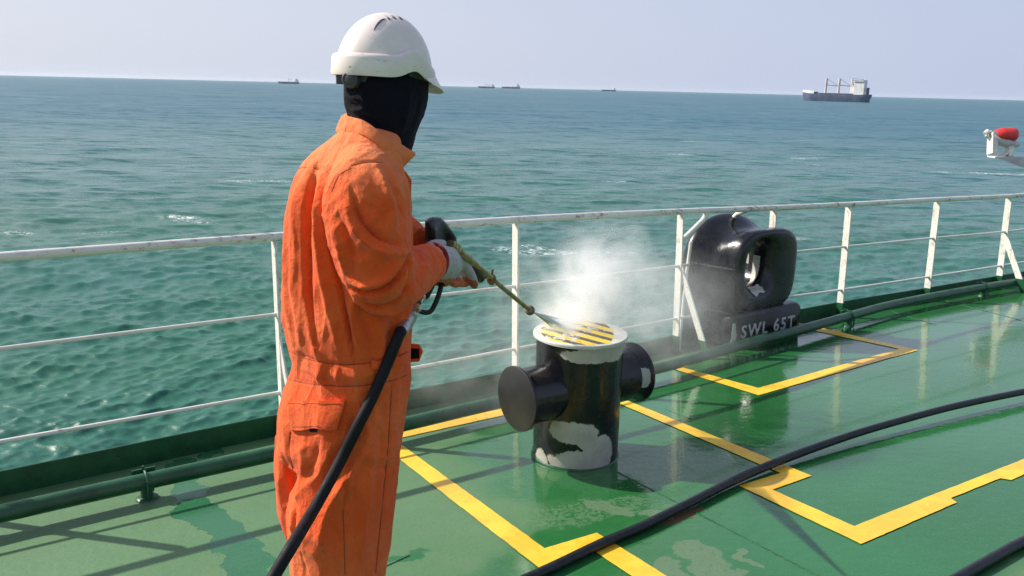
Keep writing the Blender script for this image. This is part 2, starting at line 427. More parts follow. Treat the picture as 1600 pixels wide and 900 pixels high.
# one painted outline round the bollard, running on as a zigzag, and one round the fairlead
strip('painted_line', [(540, 690.5), (926.5, 603.7), (1268, 743), (1207, 765), (1334.3, 821.8), (1600, 716.8), (2500, 361), (2500, 373), (1600, 741), (1580, 750), (1563, 747), (1532.7, 759), (1485.5, 778), (1495, 784.8), (1345.7, 850), (1170, 766), (1154, 759), (1219, 739), (935, 616), (540, 703)])
strip('painted_line', [(593, 693), (618, 688), (851, 856.5), (932, 832), (1120, 948), (1060, 948), (917.6, 853.7), (841.7, 886.7)])
strip('painted_line', [(1035, 569), (1058.6, 572), (1185, 606), (1405, 545), (1242, 510), (1230, 505), (1243.5, 503), (1434.8, 547), (1387, 560), (1185, 617.4), (1045, 574)])
# coaming: upright flat bar along the deck edge
def along(offs, top, bot=0):
    return [(e + DB*offs, e[2]) for e in EDGE]
m = MB()
rings = []
for e in EDGE:
    a = e + DB*.012; b = e + DB*.0
    rings.append([a + [0, 0, -.01], b + [0, 0, -.01], b + [0, 0, .118], b + DB*.003 + [0, 0, .122], a - DB*.003 + [0, 0, .122], a + [0, 0, .118]])
m.loft(rings)
o = m.build('coaming', DECKG, smooth=20); tag(o, 'low dark green steel coaming plate running along the outer deck edge under the railing', 'coaming')
# service pipe on low supports along the deck edge
PIPE = [(-120, 832), (0, 803), (228, 752), (430, 708.5), (640, 661), (780, 628.5), (1020, 577), (1144, 543), (1235, 519.5), (1327, 494), (1399, 475), (1511, 453.5), (1600, 439), (1720, 420)]
PP = [hit(x, y, .085) for x, y in PIPE]; PP = [np.array([p[0], p[1], deckz(p[0], p[1]) + .085]) for p in PP]
pipe = empty('deck_pipe', (PP[3][0], PP[3][1], deckz(*PP[3][:2])))
tag(pipe, 'dark green steel pipe running along the deck edge just inside the coaming', 'pipe')
PC = catmull(PP, 10)
MB().tube(PC, .038, 20).build('tube', DECKG, pipe)
fl = hit(1327, 494, .085)
for (x, y) in [(228, 752), (1327, 494), (1540, 448.5)]:
    c = hit(x, y, .085); i = min(range(len(PC)), key=lambda k: np.linalg.norm(PC[k]-c)); c = PC[i]; d = PC[i+1]-PC[i-1]; d /= np.linalg.norm(d); sd = np.cross([0, 0, 1], d)
    s = MB(); base = c - [0, 0, .085]
    s.lathe(base, (0, 0, 1), [(0, .05), (.006, .048), (.012, .04), (.014, .028), (.05, .026)], 20)
    s.box(base + [0, 0, .062] + sd*.0, d, sd, (0, 0, 1), .055, .07, .03, .004)
    s.box(base + sd*.047 + [0, 0, .10], d, sd, (0, 0, 1), .10, .008, .055, .002)
    so = s.build('support', DECKG, pipe)
    u = MB(); u.tube([c + (sd*math.cos(a) + np.array([0, 0, 1])*math.sin(a))*.046 for a in np.linspace(-.5, math.pi+.3, 18)], .0055, 8)
    u.tube([c + sd*.047 + [0, 0, -.06], c + sd*.047 + [0, 0, .055]], .006, 8); u.tube([c - sd*.047 + [0, 0, -.07], c - sd*.047 + [0, 0, .02]], .006, 8)
    u.build('clamp', DECKG, so)
# ------------------------------------------------------------------ bollard
def two_tone(name, regions, base=(.008, .008, .010), primer=(.50, .475, .40), cyl=True, rough=.22, fr=.07):
    """black gloss paint peeled to a pale primer inside the given blobs. regions: (u, v, ru, rv) with u = metres round, v = height"""
    t = NT(name); o = t.obj()
    if cyl:
        sp = t.n('ShaderNodeSeparateXYZ', Vector=o); ang = t.math('ARCTAN2', sp.outputs[1], sp.outputs[0])
        uv = t.n('ShaderNodeCombineXYZ', X=t.math('MULTIPLY', ang, .212), Y=sp.outputs[2]).outputs[0]
    else: uv = cyl_uv(t, o) if callable(cyl_uv) else o
    w = t.vec('MULTIPLY', t.vec('SUBTRACT', t.n('ShaderNodeTexNoise', Vector=o, Scale=11.0, Detail=9.0, Roughness=.74).outputs[1], (.5, .5, .5)), (fr*1.3, fr*1.3, fr*1.3))
    uvw = t.vec('ADD', uv, w)
    k = t.maxof([t.blob(uvw, *r) for r in regions]); mask = t.ramp(k, .0, .03)
    edge = t.math('MULTIPLY', t.ramp(k, -.10, .0), t.math('SUBTRACT', 1.0, mask))
    n = t.noise(o, 9, 6, .65); n2 = t.noise(o, 70, 4, .6)
    bl = t.mix(t.ramp(n, .5, .75), base, tuple(c*2.4 for c in base))
    rust = t.math('MULTIPLY', t.ramp(n, .60, .72), t.ramp(n2, .5, .62)); bl = t.mix(t.math('MULTIPLY', rust, .6), bl, (.13, .05, .022))
    runs = t.ramp(t.noise(t.mapping(o, scale=(9, 9, 1.2)), 5.0, 4, .6), .60, .72, 0, .45); bl = t.mix(t.math('MULTIPLY', runs, t.ramp(n, .4, .6)), bl, (.11, .055, .03))
    bl = t.mix(t.math('MULTIPLY', edge, .6), bl, (.10, .075, .05))
    pr = t.mix(t.ramp(n, .35, .7), primer, tuple(c*.78 for c in primer)); pr = t.mix(t.ramp(n2, .62, .7, 0, .5), pr, (.2, .19, .15))
    t.principled(Base__Color=t.mix(mask, bl, pr), Roughness=t.mixf(mask, t.ramp(n, .35, .7, rough*.7, rough*1.9), .5), Specular__IOR__Level=.5,
                 Normal=t.bump(t.math('ADD', t.math('ADD', t.math('MULTIPLY', n2, .12), t.math('MULTIPLY', n, .6)), t.math('MULTIPLY', mask, -.5)), .55, .004))
    return t.m
cyl_uv = None
HB = up_to(BOL, 521)
bol = empty('bollard', tuple(BOL)); tag(bol, 'squat black steel bollard with a cross arm, peeling paint and a yellow striped cap', 'bollard')
_vd = math.atan2(-BOL[1], -BOL[0])      # direction from the bollard towards the photographer
ua = _vd * .212
# heights measured on the near side of the post
bm_ = two_tone('bollard_paint', [(ua-.01, .200, .125, .062), (ua+.05, .17, .07, .045), (ua-.065, .20, .06, .05), (ua+.03, .045, .17, .06), (ua+.13, .10, .09, .085), (ua+.09, .05, .12, .07), (ua-.19, .02, .05, .055), (ua+.07, HB-.045, .17, .038), (ua+.20, HB-.04, .12, .05)])
post = MB().lathe(BOL, (0, 0, 1), [(-.03, .212), (.0, .2125)] + [(HB*k/14, .212) for k in range(1, 14)] + [(HB-.006, .212)], 64)
post.build('post', bm_, bol, 30, org=BOL)
MB().lathe(BOL, (0, 0, 1), [(-.03, .222), (.004, .222), (.012, .219), (.02, .213)], 64).build('foot_weld', DECKG, bol)
CAPC = BOL + [0, 0, HB-.012]
def cap_mat():
    t = NT('cap_paint'); o = t.obj(); a = math.radians(12)
    sp = t.n('ShaderNodeSeparateXYZ', Vector=t.mapping(o, rot=(0, 0, -a)))
    w = t.vec('MULTIPLY', t.vec('SUBTRACT', t.n('ShaderNodeTexNoise', Vector=o, Scale=26.0, Detail=5.0, Roughness=.7).outputs[1], (.5, .5, .5)), (.05, .05, 0))
    st = t.n('ShaderNodeSeparateXYZ', Vector=t.mapping(o, rot=(0, 0, math.radians(42))))
    s = t.math('FRACT', t.math('ADD', t.math('MULTIPLY', st.outputs[1], 11.6), .1))
    stripe = t.ramp(s, .40, .43)
    ed = t.math('MULTIPLY', t.ramp(s, .02, .05), t.math('SUBTRACT', 1, stripe))
    patch = t.math('MULTIPLY', t.ramp(t.blob(t.vec('ADD', o, w), -.015, .01, .175, .30, .0), .0, .02), 1.0)
    patch = t.math('MULTIPLY', patch, t.ramp(t.blob(t.vec('ADD', o, w), .0, .0, .207, .207, 0), .0, .02))
    wn = t.noise(o, 17, 5, .75); patch = t.math('MULTIPLY', patch, t.ramp(wn, .40, .43)); patch = t.math('MAXIMUM', patch, 0.0)
    c = t.mix(stripe, (.03, .03, .028), (.80, .55, .02))
    n = t.noise(o, 14, 5, .6); n2 = t.noise(o, 60, 4, .7)
    pr = t.mix(t.ramp(n, .35, .7), (.62, .62, .55), (.48, .49, .43)); pr = t.mix(t.ramp(n2, .64, .7, 0, .5), pr, (.2, .16, .1))
    c = t.mix(t.ramp(n2, .62, .68, 0, .5), c, (.3, .27, .2))
    t.principled(Base__Color=t.mix(patch, pr, c), Roughness=.4, Normal=t.bump(t.math('ADD', n2, t.math('MULTIPLY', patch, 2)), .4, .003)); return t.m
cap = MB().lathe(CAPC, (0, 0, 1), [(0, .222), (.003, .229), (.014, .229), (.018, .2265)], 72).build('cap', cap_mat(), bol, 30, org=CAPC)
def text(body, size, mat, name, parent, mtx, extr=.0015, space=1.0, res=3):
    c = bpy.data.curves.new(name, 'FONT'); c.body = body; c.size = size; c.extrude = extr; c.align_x = 'CENTER'; c.align_y = 'CENTER'; c.space_character = space; c.resolution_u = res; c.offset = size*.012
    t = bpy.data.objects.new('tmp', c); COL.objects.link(t); bpy.context.view_layer.update()
    me = bpy.data.meshes.new_from_object(t.evaluated_get(bpy.context.evaluated_depsgraph_get())); bpy.data.objects.remove(t)
    v = vget(me); v = np.array([tuple(mtx @ Vector(p)) for p in v]); vset(me, v); me.materials.clear()
    return place(name, me, mat, parent)
WHT = paint('stencil_white', (.62, .62, .58), .5, .1, 30)
def frame(o, x, y, z): return Matrix(((x[0], y[0], z[0], o[0]), (x[1], y[1], z[1], o[1]), (x[2], y[2], z[2], o[2]), (0, 0, 0, 1)))
a = math.radians(48); tx = np.array([math.cos(a), math.sin(a), 0]); ty = np.array([-math.sin(a), math.cos(a), 0])
text('SWL 64T', .085, WHT, 'lettering', cap, frame(CAPC + [-.005, -.01, .0185], tx, ty, (0, 0, 1)), .0008, 1.05)
# cross arm with end discs
ax = np.array([math.cos(math.radians(35)), math.sin(math.radians(35)), 0])
def solve_arm():
    best = None
    for L in np.linspace(.3, .6, 61):
        for z in np.linspace(.2, .5, 61):
            q = proj(BOL + [0, 0, z] - ax*L); e = (q[0]-809)**2 + (q[1]-623)**2
            if best is None or e < best[0]: best = (e, L, z)
    return best
_, LA, ZA = solve_arm(); RC = np.array([0, 0, ZA]) + BOL
arm_m = two_tone('arm_paint', [(3.0, 3.0, .01, .01)])
LB = LA * 1.0
arm = MB().lathe(RC - ax*(LA-.01), ax, [(0, .140), (.02, .134), (LA-.2, .134), (LA+LB-.22+.2, .134), (LA+LB-.02, .138)], 48).build('cross_arm', arm_m, bol, 30)
# fillet weld ring where the arm meets the post
tt = NT('disc_left'); o_ = tt.obj(); nn = tt.noise(o_, 14, 6, .7); sc_ = tt.ramp(tt.noise(tt.mapping(o_, rot=(.5, .4, .9), scale=(6, 1, 1)), 22, 4, .7), .70, .74)
lm = tt.mix(tt.ramp(nn, .3, .7), (.008, .0075, .008), (.018, .016, .017)); lm = tt.mix(tt.math('MULTIPLY', sc_, .5), lm, (.35, .33, .3))
tt.principled(Base__Color=lm, Roughness=.42, Normal=tt.bump(nn, .3, .003))
MB().lathe(RC - ax*LA, ax, [(-.008, .150), (-.005, .1555), (.006, .1555), (.009, .152)], 56).build('end_disc', tt.m, bol, 30)
def disc_right():
    t = NT('disc_right'); o = t.obj()
    w = t.vec('MULTIPLY', t.vec('SUBTRACT', t.n('ShaderNodeTexNoise', Vector=o, Scale=11.0, Detail=5.0).outputs[1], (.5, .5, .5)), (.05, .05, .05))
    sp = t.n('ShaderNodeSeparateXYZ', Vector=t.vec('ADD', o, w)); u = t.vec('DOT_PRODUCT', t.vec('ADD', o, w), (ax[1], -ax[0], 0))
    k = t.blob(t.n('ShaderNodeCombineXYZ', X=u, Y=sp.outputs[2]).outputs[0], .09, .015, .06, .06)
    n = t.noise(o, 30, 4)
    t.principled(Base__Color=t.mix(t.ramp(k, 0, .04), (.012, .013, .017), (.42, .42, .38)), Roughness=t.mixf(t.ramp(k, 0, .04), .16, .5), Normal=t.bump(n, .3, .003)); return t.m
RE = RC + ax*LB
MB().lathe(RE, ax, [(-.012, .13), (-.009, .1555), (.004, .1575), (.012, .152), (.014, .145)], 56).build('end_disc', disc_right(), bol, 30)
MB().lathe(RE - ax*.06, ax, [(0, .135), (.02, .138), (.04, .146), (.05, .153)], 56).build('disc_flare', disc_right(), bol, 60)

# ------------------------------------------------------------------ fairlead
CH0 = hit(1136, 545); CH0[2] = deckz(CH0[0], CH0[1]); CH1 = hit(1244, 521)
cx_ = CH1 - CH0; CW = np.linalg.norm(cx_[:2]); cx_ = np.array([cx_[0], cx_[1], 0]) / CW; cy_ = np.array([-cx_[1], cx_[0], 0])
def ch(x, y, z): return CH0 + cx_*x + cy_*y + np.array([0, 0, z])
chock = empty('fairlead', tuple(ch(CW/2, .25, -.01))); tag(chock, 'black cast steel fairlead with an oval opening and a white load mark on its base', 'fairlead')
def chock_mat():
    t = NT('fairlead_paint'); o = t.obj(); n = t.noise(o, 5, 5, .6); n2 = t.noise(o, 40, 4, .6)
    t.principled(Base__Color=t.mix(t.ramp(n, .4, .7), (.008, .008, .011), (.016, .017, .021)), Roughness=t.ramp(n, .35, .7, .16, .36), Normal=t.bump(t.math('ADD', n, t.math('MULTIPLY', n2, .15)), .6, .008)); return t.m
CM = chock_mat()
def rrect(w0, w1, z0, z1, r, n=7):
    out = []
    for cx, cz, a0 in [(w1-r, z1-r, 0), (w0+r, z1-r, 90), (w0+.004, z0+.004, 180), (w1-.004, z0+.004, 270)]:
        rr = r if a0 < 180 else .004
        for k in range(n): a = math.radians(a0 + 90*k/(n-1)); out.append((cx + rr*math.cos(a), cz + rr*math.sin(a)))
    return out
b = MB(); secs = []
for y, ins in [(-.03, .02), (-.04+.02, .006), (.0, 0), (.45, 0), (.47, .01)]:
    secs.append([ch(x, y, z) for x, z in rrect(ins, CW-ins, -.03, .265-ins, .06)])
b.loft(secs); b.build('base', CM, chock, 40)
# body: a ring cast round the opening; inboard lip nearly square, outboard lip a large round hood
def outline(th, cx, cz, a, bt, bb, p):
    c, s = math.cos(th), math.sin(th); bz = bt if s >= 0 else bb
    r = (abs(c/a)**p + abs(s/bz)**p) ** (-1/p); return cx + r*c, cz + r*s
HX, HZ = CW*.37, .60
N = 64; sec = []
for k in range(N):
    th = 2*math.pi*k/N
    fo = outline(th, CW*.50, .56, CW*.435, .31, .33, 3.6)
    ro = outline(th, CW*.40, .60, .43, .35, .38, 2.15)
    wo = outline(th, CW*.44, .58, .35, .26, .33, 2.6)
    hi = outline(th, HX, HZ, .128, .190, .180, 2.3)
    def mixp(p, q, t_): return (p[0]+(q[0]-p[0])*t_, p[1]+(q[1]-p[1])*t_)
    L = [(*fo, .075), (*mixp(fo, hi, .02), .030), (*mixp(fo, hi, .08), .006), (*mixp(fo, hi, .35), -.003), (*mixp(fo, hi, .66), .002), (*mixp(fo, hi, .9), .028), (*hi, .10),
         (*mixp(hi, (HX, HZ), .03), .20), (*mixp(hi, (HX, HZ), .0), .33), (*mixp(hi, ro, .2), .41), (*mixp(hi, ro, .5), .455), (*mixp(hi, ro, .82), .455), (*mixp(hi, ro, .97), .425), (*ro, .38), (*mixp(ro, wo, .25), .335), (*mixp(ro, wo, .8), .27), (*wo, .21), (*mixp(wo, fo, .25), .15), (*mixp(wo, fo, .9), .115)]
    sec.append([ch(*(x, y, z)) for x, z, y in L])
sec.append(sec[0])
m = MB(); m.loft(sec, closed=True, caps=False)
me = m.mesh('body'); import bmesh
bm = bmesh.new(); bm.from_mesh(me); bmesh.ops.remove_doubles(bm, verts=bm.verts, dist=.0005); bmesh.ops.recalc_face_normals(bm, faces=bm.faces); bm.to_mesh(me); bm.free()
for p in me.polygons: p.use_smooth = True
body = place('body', me, CM, chock)
s = body.modifiers.new('s', 'SUBSURF'); s.levels = 1; s.render_levels = 1
# web plate between the lips on the near side and its weld beads
w = MB(); w.loft([[ch(x, y, z) for x, y in [(.012, .02), (-.085, .42), (-.07, .45), (.03, .45), (.05, .02)]] for z in (-.02, .20, .45, .60)]); w.build('web_plate', CM, chock)
for z in (.60, .265):
    pts = [ch(.012 - .097*(y/.42) - .003, y, z) for y in np.linspace(.0, .42, 30)]
    MB().tube(pts, [.009*(1+.25*math.sin(i*1.9)) for i in range(30)], 8).build('weld_bead', CM, chock)
PR = paint('bare_primer', (.50, .50, .44), .5, .12, 14, (.2, .2, .15), .4)
def patch(pts, y, name='primer_patch', thick=.002, jag=.012):
    out = []
    P = [np.array(p) for p in pts]
    for i in range(len(P)):
        a_, b_ = P[i], P[(i+1) % len(P)]; n = 6
        for k in range(n):
            q = a_ + (b_-a_)*k/n; out.append(q + np.array([random.uniform(-jag, jag)*.5, random.uniform(-jag, jag)*.5]))
    MB().loft([[ch(x, y+yy, z) for x, z in out] for yy in (0, -thick)]).build(name, PR, chock, org=ch(.1, 0, .2))
patch([(.00, .0), (.045, .0), (.05, .12), (.03, .20), (.0, .20)], -.031)
# worn strip along the inside of the opening
lin = MB(); rg = []
for th in np.linspace(math.radians(-120), math.radians(20), 26):
    jit = random.uniform(-.02, .02)
    x, z = outline(th, HX, HZ, .126, .188, .178, 2.3)
    rg.append([ch(x, yy + (jit if yy > .15 else 0), z) for yy in (.115, .16, .215, .27 + .06*math.sin(th*3))])
lin.loft(rg, closed=False, caps=False); lin.build('worn_strip', PR, chock)
tz = np.cross(cx_, [0, 0, 1.]);
text('SWL 65T', .138, WHT, 'lettering', chock, frame(ch(CW*.51, -.0315, .115), cx_, np.array([0, 0, 1.]), -cy_), .0035, 1.22)
# ------------------------------------------------------------------ railing
RW = None
def rail_mat(name, dirt):
    t = NT(name); o = t.pos(); n = t.noise(o, 5, 5, .65); n2 = t.noise(t.mapping(o, rot=(0, 0, math.radians(-37)), scale=(.25, 1.6, 1.6)), 22, 5, .7)
    c = t.mix(t.ramp(n, .35, .7), (.76, .75, .69), (.66, .64, .57))
    if dirt: c = t.mix(t.math('MULTIPLY', t.ramp(n2, .53, .64), t.ramp(n, .45, .58, .2, .95)), c, (.20, .14, .10))
    else: c = t.mix(t.ramp(n2, .60, .70, 0, .7), c, (.28, .17, .10))
    t.principled(Base__Color=c, Roughness=.38, Normal=t.bump(t.math('ADD', n2, n), .3, .003)); return t.m
RW = rail_mat('rail_paint_worn', True); PW = rail_mat('post_paint', False)
def post_mat():
    t = NT('stanchion_paint'); o = t.pos(); sp = t.n('ShaderNodeSeparateXYZ', Vector=o); n = t.noise(o, 12, 5, .65)
    z = t.math('SUBTRACT', sp.outputs[2], t.vec('DOT_PRODUCT', o, (float(G[0]), float(G[1]), 0)))
    c = t.mix(t.ramp(n, .35, .7), (.78, .77, .71), (.68, .66, .59)); c = t.mix(t.ramp(n, .60, .66, 0, .7), c, (.46, .40, .30)); c = t.mix(t.math('MULTIPLY', t.ramp(t.noise(o, 60, 4, .7), .60, .66), .8), c, (.20, .09, .04)); c = t.mix(t.math('MULTIPLY', t.ramp(t.noise(t.mapping(o, scale=(1, 1, .12)), 45, 4, .6), .56, .68), .5), c, (.34, .20, .10))
    c = t.mix(t.ramp(t.math('ADD', z, t.math('MULTIPLY', n, .01)), .135, .138), (.012, .085, .035), c)
    t.principled(Base__Color=c, Roughness=.36, Normal=t.bump(n, .3, .004)); return t.m
PM = post_mat()
SPEC = [(438, 428, 370, 491, 613), (801, 806, 343, 446.7, 545), (1052, 1063, 330, 415, 497.5), (1192, 1208, 324.5, 397, 468), (1308, 1325, 319, 385, 452.6), (1444, 1463, 311.5, 371.7, 432.4), (1557, 1573, 306, 361.5, 415)]
posts = []
for bx, tx_, ty_, m1, m2 in SPEC:
    B = hit(bx, coam_y(bx), .12); B = B - DB*.035; B[2] = deckz(B[0], B[1]); h = up_to(B, ty_)
    q = proj(B + [0, 0, h]); T = B + np.array([0, 0, h]) + DA*((tx_ - q[0]) / FPX * q[2] / DA[0])
    def onp(y): 
        k = up_to(B, y) / h; return B + (T-B)*k
    posts.append((B, T, onp(m1), onp(m2)))
d = posts[1][0] - posts[0][0]; d[2] = 0; dn = d/np.linalg.norm(d)
ext = []
for k in (3, 2, 1):
    off = -dn*1.62*k; ext.append(tuple(p + off + np.array([0, 0, .004*k]) for p in posts[0]))
d2 = posts[-1][0]-posts[-2][0]; post_end = [tuple(p + d2*k for p in posts[-1]) for k in (1, 2, 3)]
allp = ext + posts + post_end
allp = [(np.array([p[0][0], p[0][1], deckz(p[0][0], p[0][1])]), p[1], p[2], p[3]) for p in allp]
rail = empty('railing', tuple(posts[1][0])); tag(rail, 'white painted steel railing with chipped top rail along the deck edge', 'railing')
def rail_pts(i, n=6): return catmull([p[i] for p in allp], n)
MB().tube(rail_pts(1), .0225, 18).build('top_rail', RW, rail)
for i_ in (2, 3):     # the lower rails stop short of the fairlead on either side
    MB().tube(catmull([p[i_] for p in allp[:6]] + [allp[5][i_] + DA*.10*(i_ == 3)], 6), .0105, 12).build('mid_rail', PW, rail)
    MB().tube(catmull([allp[6][i_] - DA*.05] + [p[i_] for p in allp[6:]], 6), .0105, 12).build('mid_rail', PW, rail)
for i, (B, T, a_, b_) in enumerate(allp):
    m = MB(); up = (T-B)/np.linalg.norm(T-B)
    m.bar(B - [0, 0, .01], T - up*.03, DB, .062, .013)
    m.bar(T - up*.032, T - up*.012, DB, .034, .0125)
    m.box(B + [0, 0, .004], DB, DA, (0, 0, 1), .10, .05, .012)
    o = m.build('stanchion', PM, rail)
    for q in (a_, b_): MB().tube([q - DA*.016, q - DA*.01, q + DA*.01, q + DA*.016], [.012, .0145, .0145, .012], 12).build('rail_collar', PW, o)
def brace(P, Q, w=.06, t_=.011):
    MB().bar(P, Q, np.cross(Q-P, DA) if False else DB, w, t_).build('brace', PM, rail)
P1, P2, P3, P6 = posts[0], posts[1], posts[2], posts[6]
brace(P1[3] + (P1[2]-P1[3])*.75, hit(466, 700), .05)
brace(P3[2] + np.array([0, 0, .02]), hit(1106, 561))
brace(P6[2] + np.array([0, 0, -.03]), hit(1600, 457))
for e in (ext[0], ext[2]): brace(e[3] + (e[2]-e[3])*.75, e[0] - DB*.42 + DA*.02, .05)
# tubular frame round the fairlead
tr = rail_pts(1, 40)
def on_rail(px): return min(tr, key=lambda p: abs(proj(p)[0]-px))
A1, A2 = on_rail(1108), P3[0] + (P3[1]-P3[0])*.80
MB().tube([A1, A1 + (A2-A1)*.2 - [0, 0, .03], A2 + DA*.02], .019, 14).build('corner_tube', PW, rail)
B1 = on_rail(1172); B2 = ch(CW*.46, .43, .90)
MB().tube([B1, B1*.5+B2*.5, B2 + [0, 0, -.05], ch(CW*.8, .6, .60), ch(CW*.95, .62, -.05)], .019, 14).build('guard_tube', PW, rail)
MB().tube([A2 + DA*.13 + DB*.02 - [0, 0, .02], A2 + DA*.12 + DB*.03 - [0, 0, .25], A2 + DB*.03 + DA*.11 - [0, 0, .5], A2 + DA*.10 + DB*.03 - [0, 0, .84]], .012, 14).build('guard_tube', PW, rail)
# ------------------------------------------------------------------ hoses lying across the deck
def rubber(name, c=(.012, .012, .014), r=.4, spec=.35):
    t = NT(name); o = t.pos(); n = t.noise(o, 30, 5, .7); n2 = t.noise(o, 300, 2)
    t.principled(Base__Color=t.mix(t.ramp(n, .45, .75), c, tuple(x*2.2 for x in c)), Specular__IOR__Level=spec, Roughness=t.ramp(n, .3, .7, r*.8, r*1.25), Normal=t.bump(t.math('ADD', n, t.math('MULTIPLY', n2, .5)), .25, .002)); return t.m
HOSE = rubber('hose_rubber', (.010, .011, .013), .3)
def hh(px, py, h):
    p = hit(px, py, h); return np.array([p[0], p[1], deckz(p[0], p[1]) + h])
pts = [(640, 1010, .021), (760, 935, .021), (870, 883, .021), (945, 847, .021), (1000, 824, .022), (1075, 787, .025), (1151, 749, .027), (1227, 717, .033), (1321, 683, .044), (1397, 660, .052), (1491, 635, .058), (1600, 612, .055), (1720, 590, .04), (1900, 560, .022), (2200, 520, .021), (2800, 480, .021)]
hz = MB().tube(catmull([hh(*p) for p in pts], 10), .0195, 16).build('hose', HOSE)
tag(hz, 'long black rubber hose crossing the wet deck from lower centre to the right edge', 'hose')
pts = [(1330, 1010, .021), (1420, 945, .021), (1497, 903, .021), (1560, 867, .021), (1600, 846, .021), (1700, 800, .021), (1900, 730, .021), (2200, 640, .021), (2700, 560, .021)]
hz = MB().tube(catmull([hh(*p) for p in pts], 10), .0195, 16).build('hose', HOSE)
tag(hz, 'short run of black hose cutting across the bottom right corner of the deck', 'hose')
# ------------------------------------------------------------------ red covered float on an outrigger beyond the rail
def outrigger():
    D = 11.0; r = empty('rescue_light_unit', tuple(at(1577, 245, D))); tag(r, 'red capped canister in a white cradle on an arm beyond the railing', 'canister')
    red = paint('red_cover', (.62, .035, .03), .35, .12, 12); wh = paint('cradle_white', (.72, .70, .64), .45, .1, 12, (.4, .3, .2), .5); gr = paint('arm_grey', (.45, .46, .46), .5, .1, 8)
    P = lambda x, y, dd=0: at(1500 + x/9, 180 + y/9, D + dd)
    X = P(900, 500) - P(800, 500); X /= np.linalg.norm(X); Z = np.array([0, 0, 1.]); Y = np.cross(Z, X)
    c = P(640, 280); s = 100/9/FPX*D / 100   # metres per enlarged px
    cover = MB(); rg = []
    for u, w, hgt, dz in [(-205, 20, 25, -85), (-190, 60, 50, -65), (-140, 95, 88, -25), (-80, 108, 100, -4), (0, 110, 104, 0), (80, 110, 104, 0), (125, 100, 96, 2), (150, 70, 75, 5), (160, 30, 35, 5)]:
        rg.append([c + X*u*s + Y*w*s*math.cos(a_) + Z*(dz*-1*s*0 + (hgt if math.sin(a_) > 0 else hgt*.9)*s*math.sin(a_) + dz*s*-.4*-1) for a_ in np.linspace(0, 2*math.pi, 21)[:-1]])
    cover.loft(rg).build('cover', red, r, 60)
    body = MB(); c2 = P(600, 390)
    body.loft([[c2 + X*u*s + Y*w*s*math.cos(a_) + Z*(h*s*math.sin(a_) + dz*s) for a_ in np.linspace(0, 2*math.pi, 17)[:-1]] for u, w, h, dz in [(-190, 20, 20, 120), (-150, 70, 50, 85), (-60, 95, 60, 20), (60, 95, 60, -5), (190, 60, 45, -20), (240, 20, 20, -35)]]).build('body', gr, r, 50)
    m = MB(); m.bar(P(462, 250), P(452, 545), Y, .14, 75*s); m.build('bracket', wh, r)
    m = MB(); m.bar(P(690, 420), P(690, 590), Y, .12, 65*s); m.bar(P(560, 590), P(680, 500), Y, .1, 25*s); m.build('bracket', wh, r)
    m = MB(); m.bar(P(440, 585), P(760, 595), Y, .2, 22*s); m.build('foot_plate', wh, r)
    m = MB(); m.tube([P(365, 285), P(430, 345)], .02, 8); m.tube([P(350, 265), P(400, 225)], .035, 10); m.tube([P(430, 225), P(520, 320), P(600, 385)], .016, 8); m.build('lever', wh, r)
    m = MB(); m.loft([[P(x, y, dd) for x, y in [(480, 590), (740, 585), (3200, 640), (3200, 900), (900, 745)]] for dd in (-.12, .12)]); m.build('arm', gr, r, 10)
outrigger()
# ------------------------------------------------------------------ the worker
from mathutils.bvhtree import BVHTree
def ay(px, py, Y):
    v = MW @ np.array([(px-800)/FPX, (py-450)/FPX, 1.0]); return CAM + v * (Y / v[1])
def mpx(P): return proj(P)[2] / FPX           # metres per photo pixel at P
YM = 2.03
def fvec(deg): a = math.radians(deg); return np.array([math.cos(a), math.sin(a), 0.]), np.array([-math.sin(a), math.cos(a), 0.])
FT, LT = fvec(45)
def section(py, xl, xr, k, Y, n=40, p=2.3, deg=45, shrink=0.0):
    F, L = fvec(deg); c = ay((xl+xr)/2, py, Y); hw = (xr-xl)/2*mpx(c) - shrink
    a = hw / math.hypot(F[0], L[0]*k); b = a*k
    out = []
    for i in range(n):
        t = 2*math.pi*i/n; cc, ss = math.cos(t), math.sin(t)
        r = (abs(cc)**p + abs(ss)**p) ** (-1/p)
        out.append(c + F*a*r*cc + L*b*r*ss)
    return out
def warp(me, fn):
    v = vget(me); n = nget(me); vset(me, v + n * fn(v, n)[:, None])
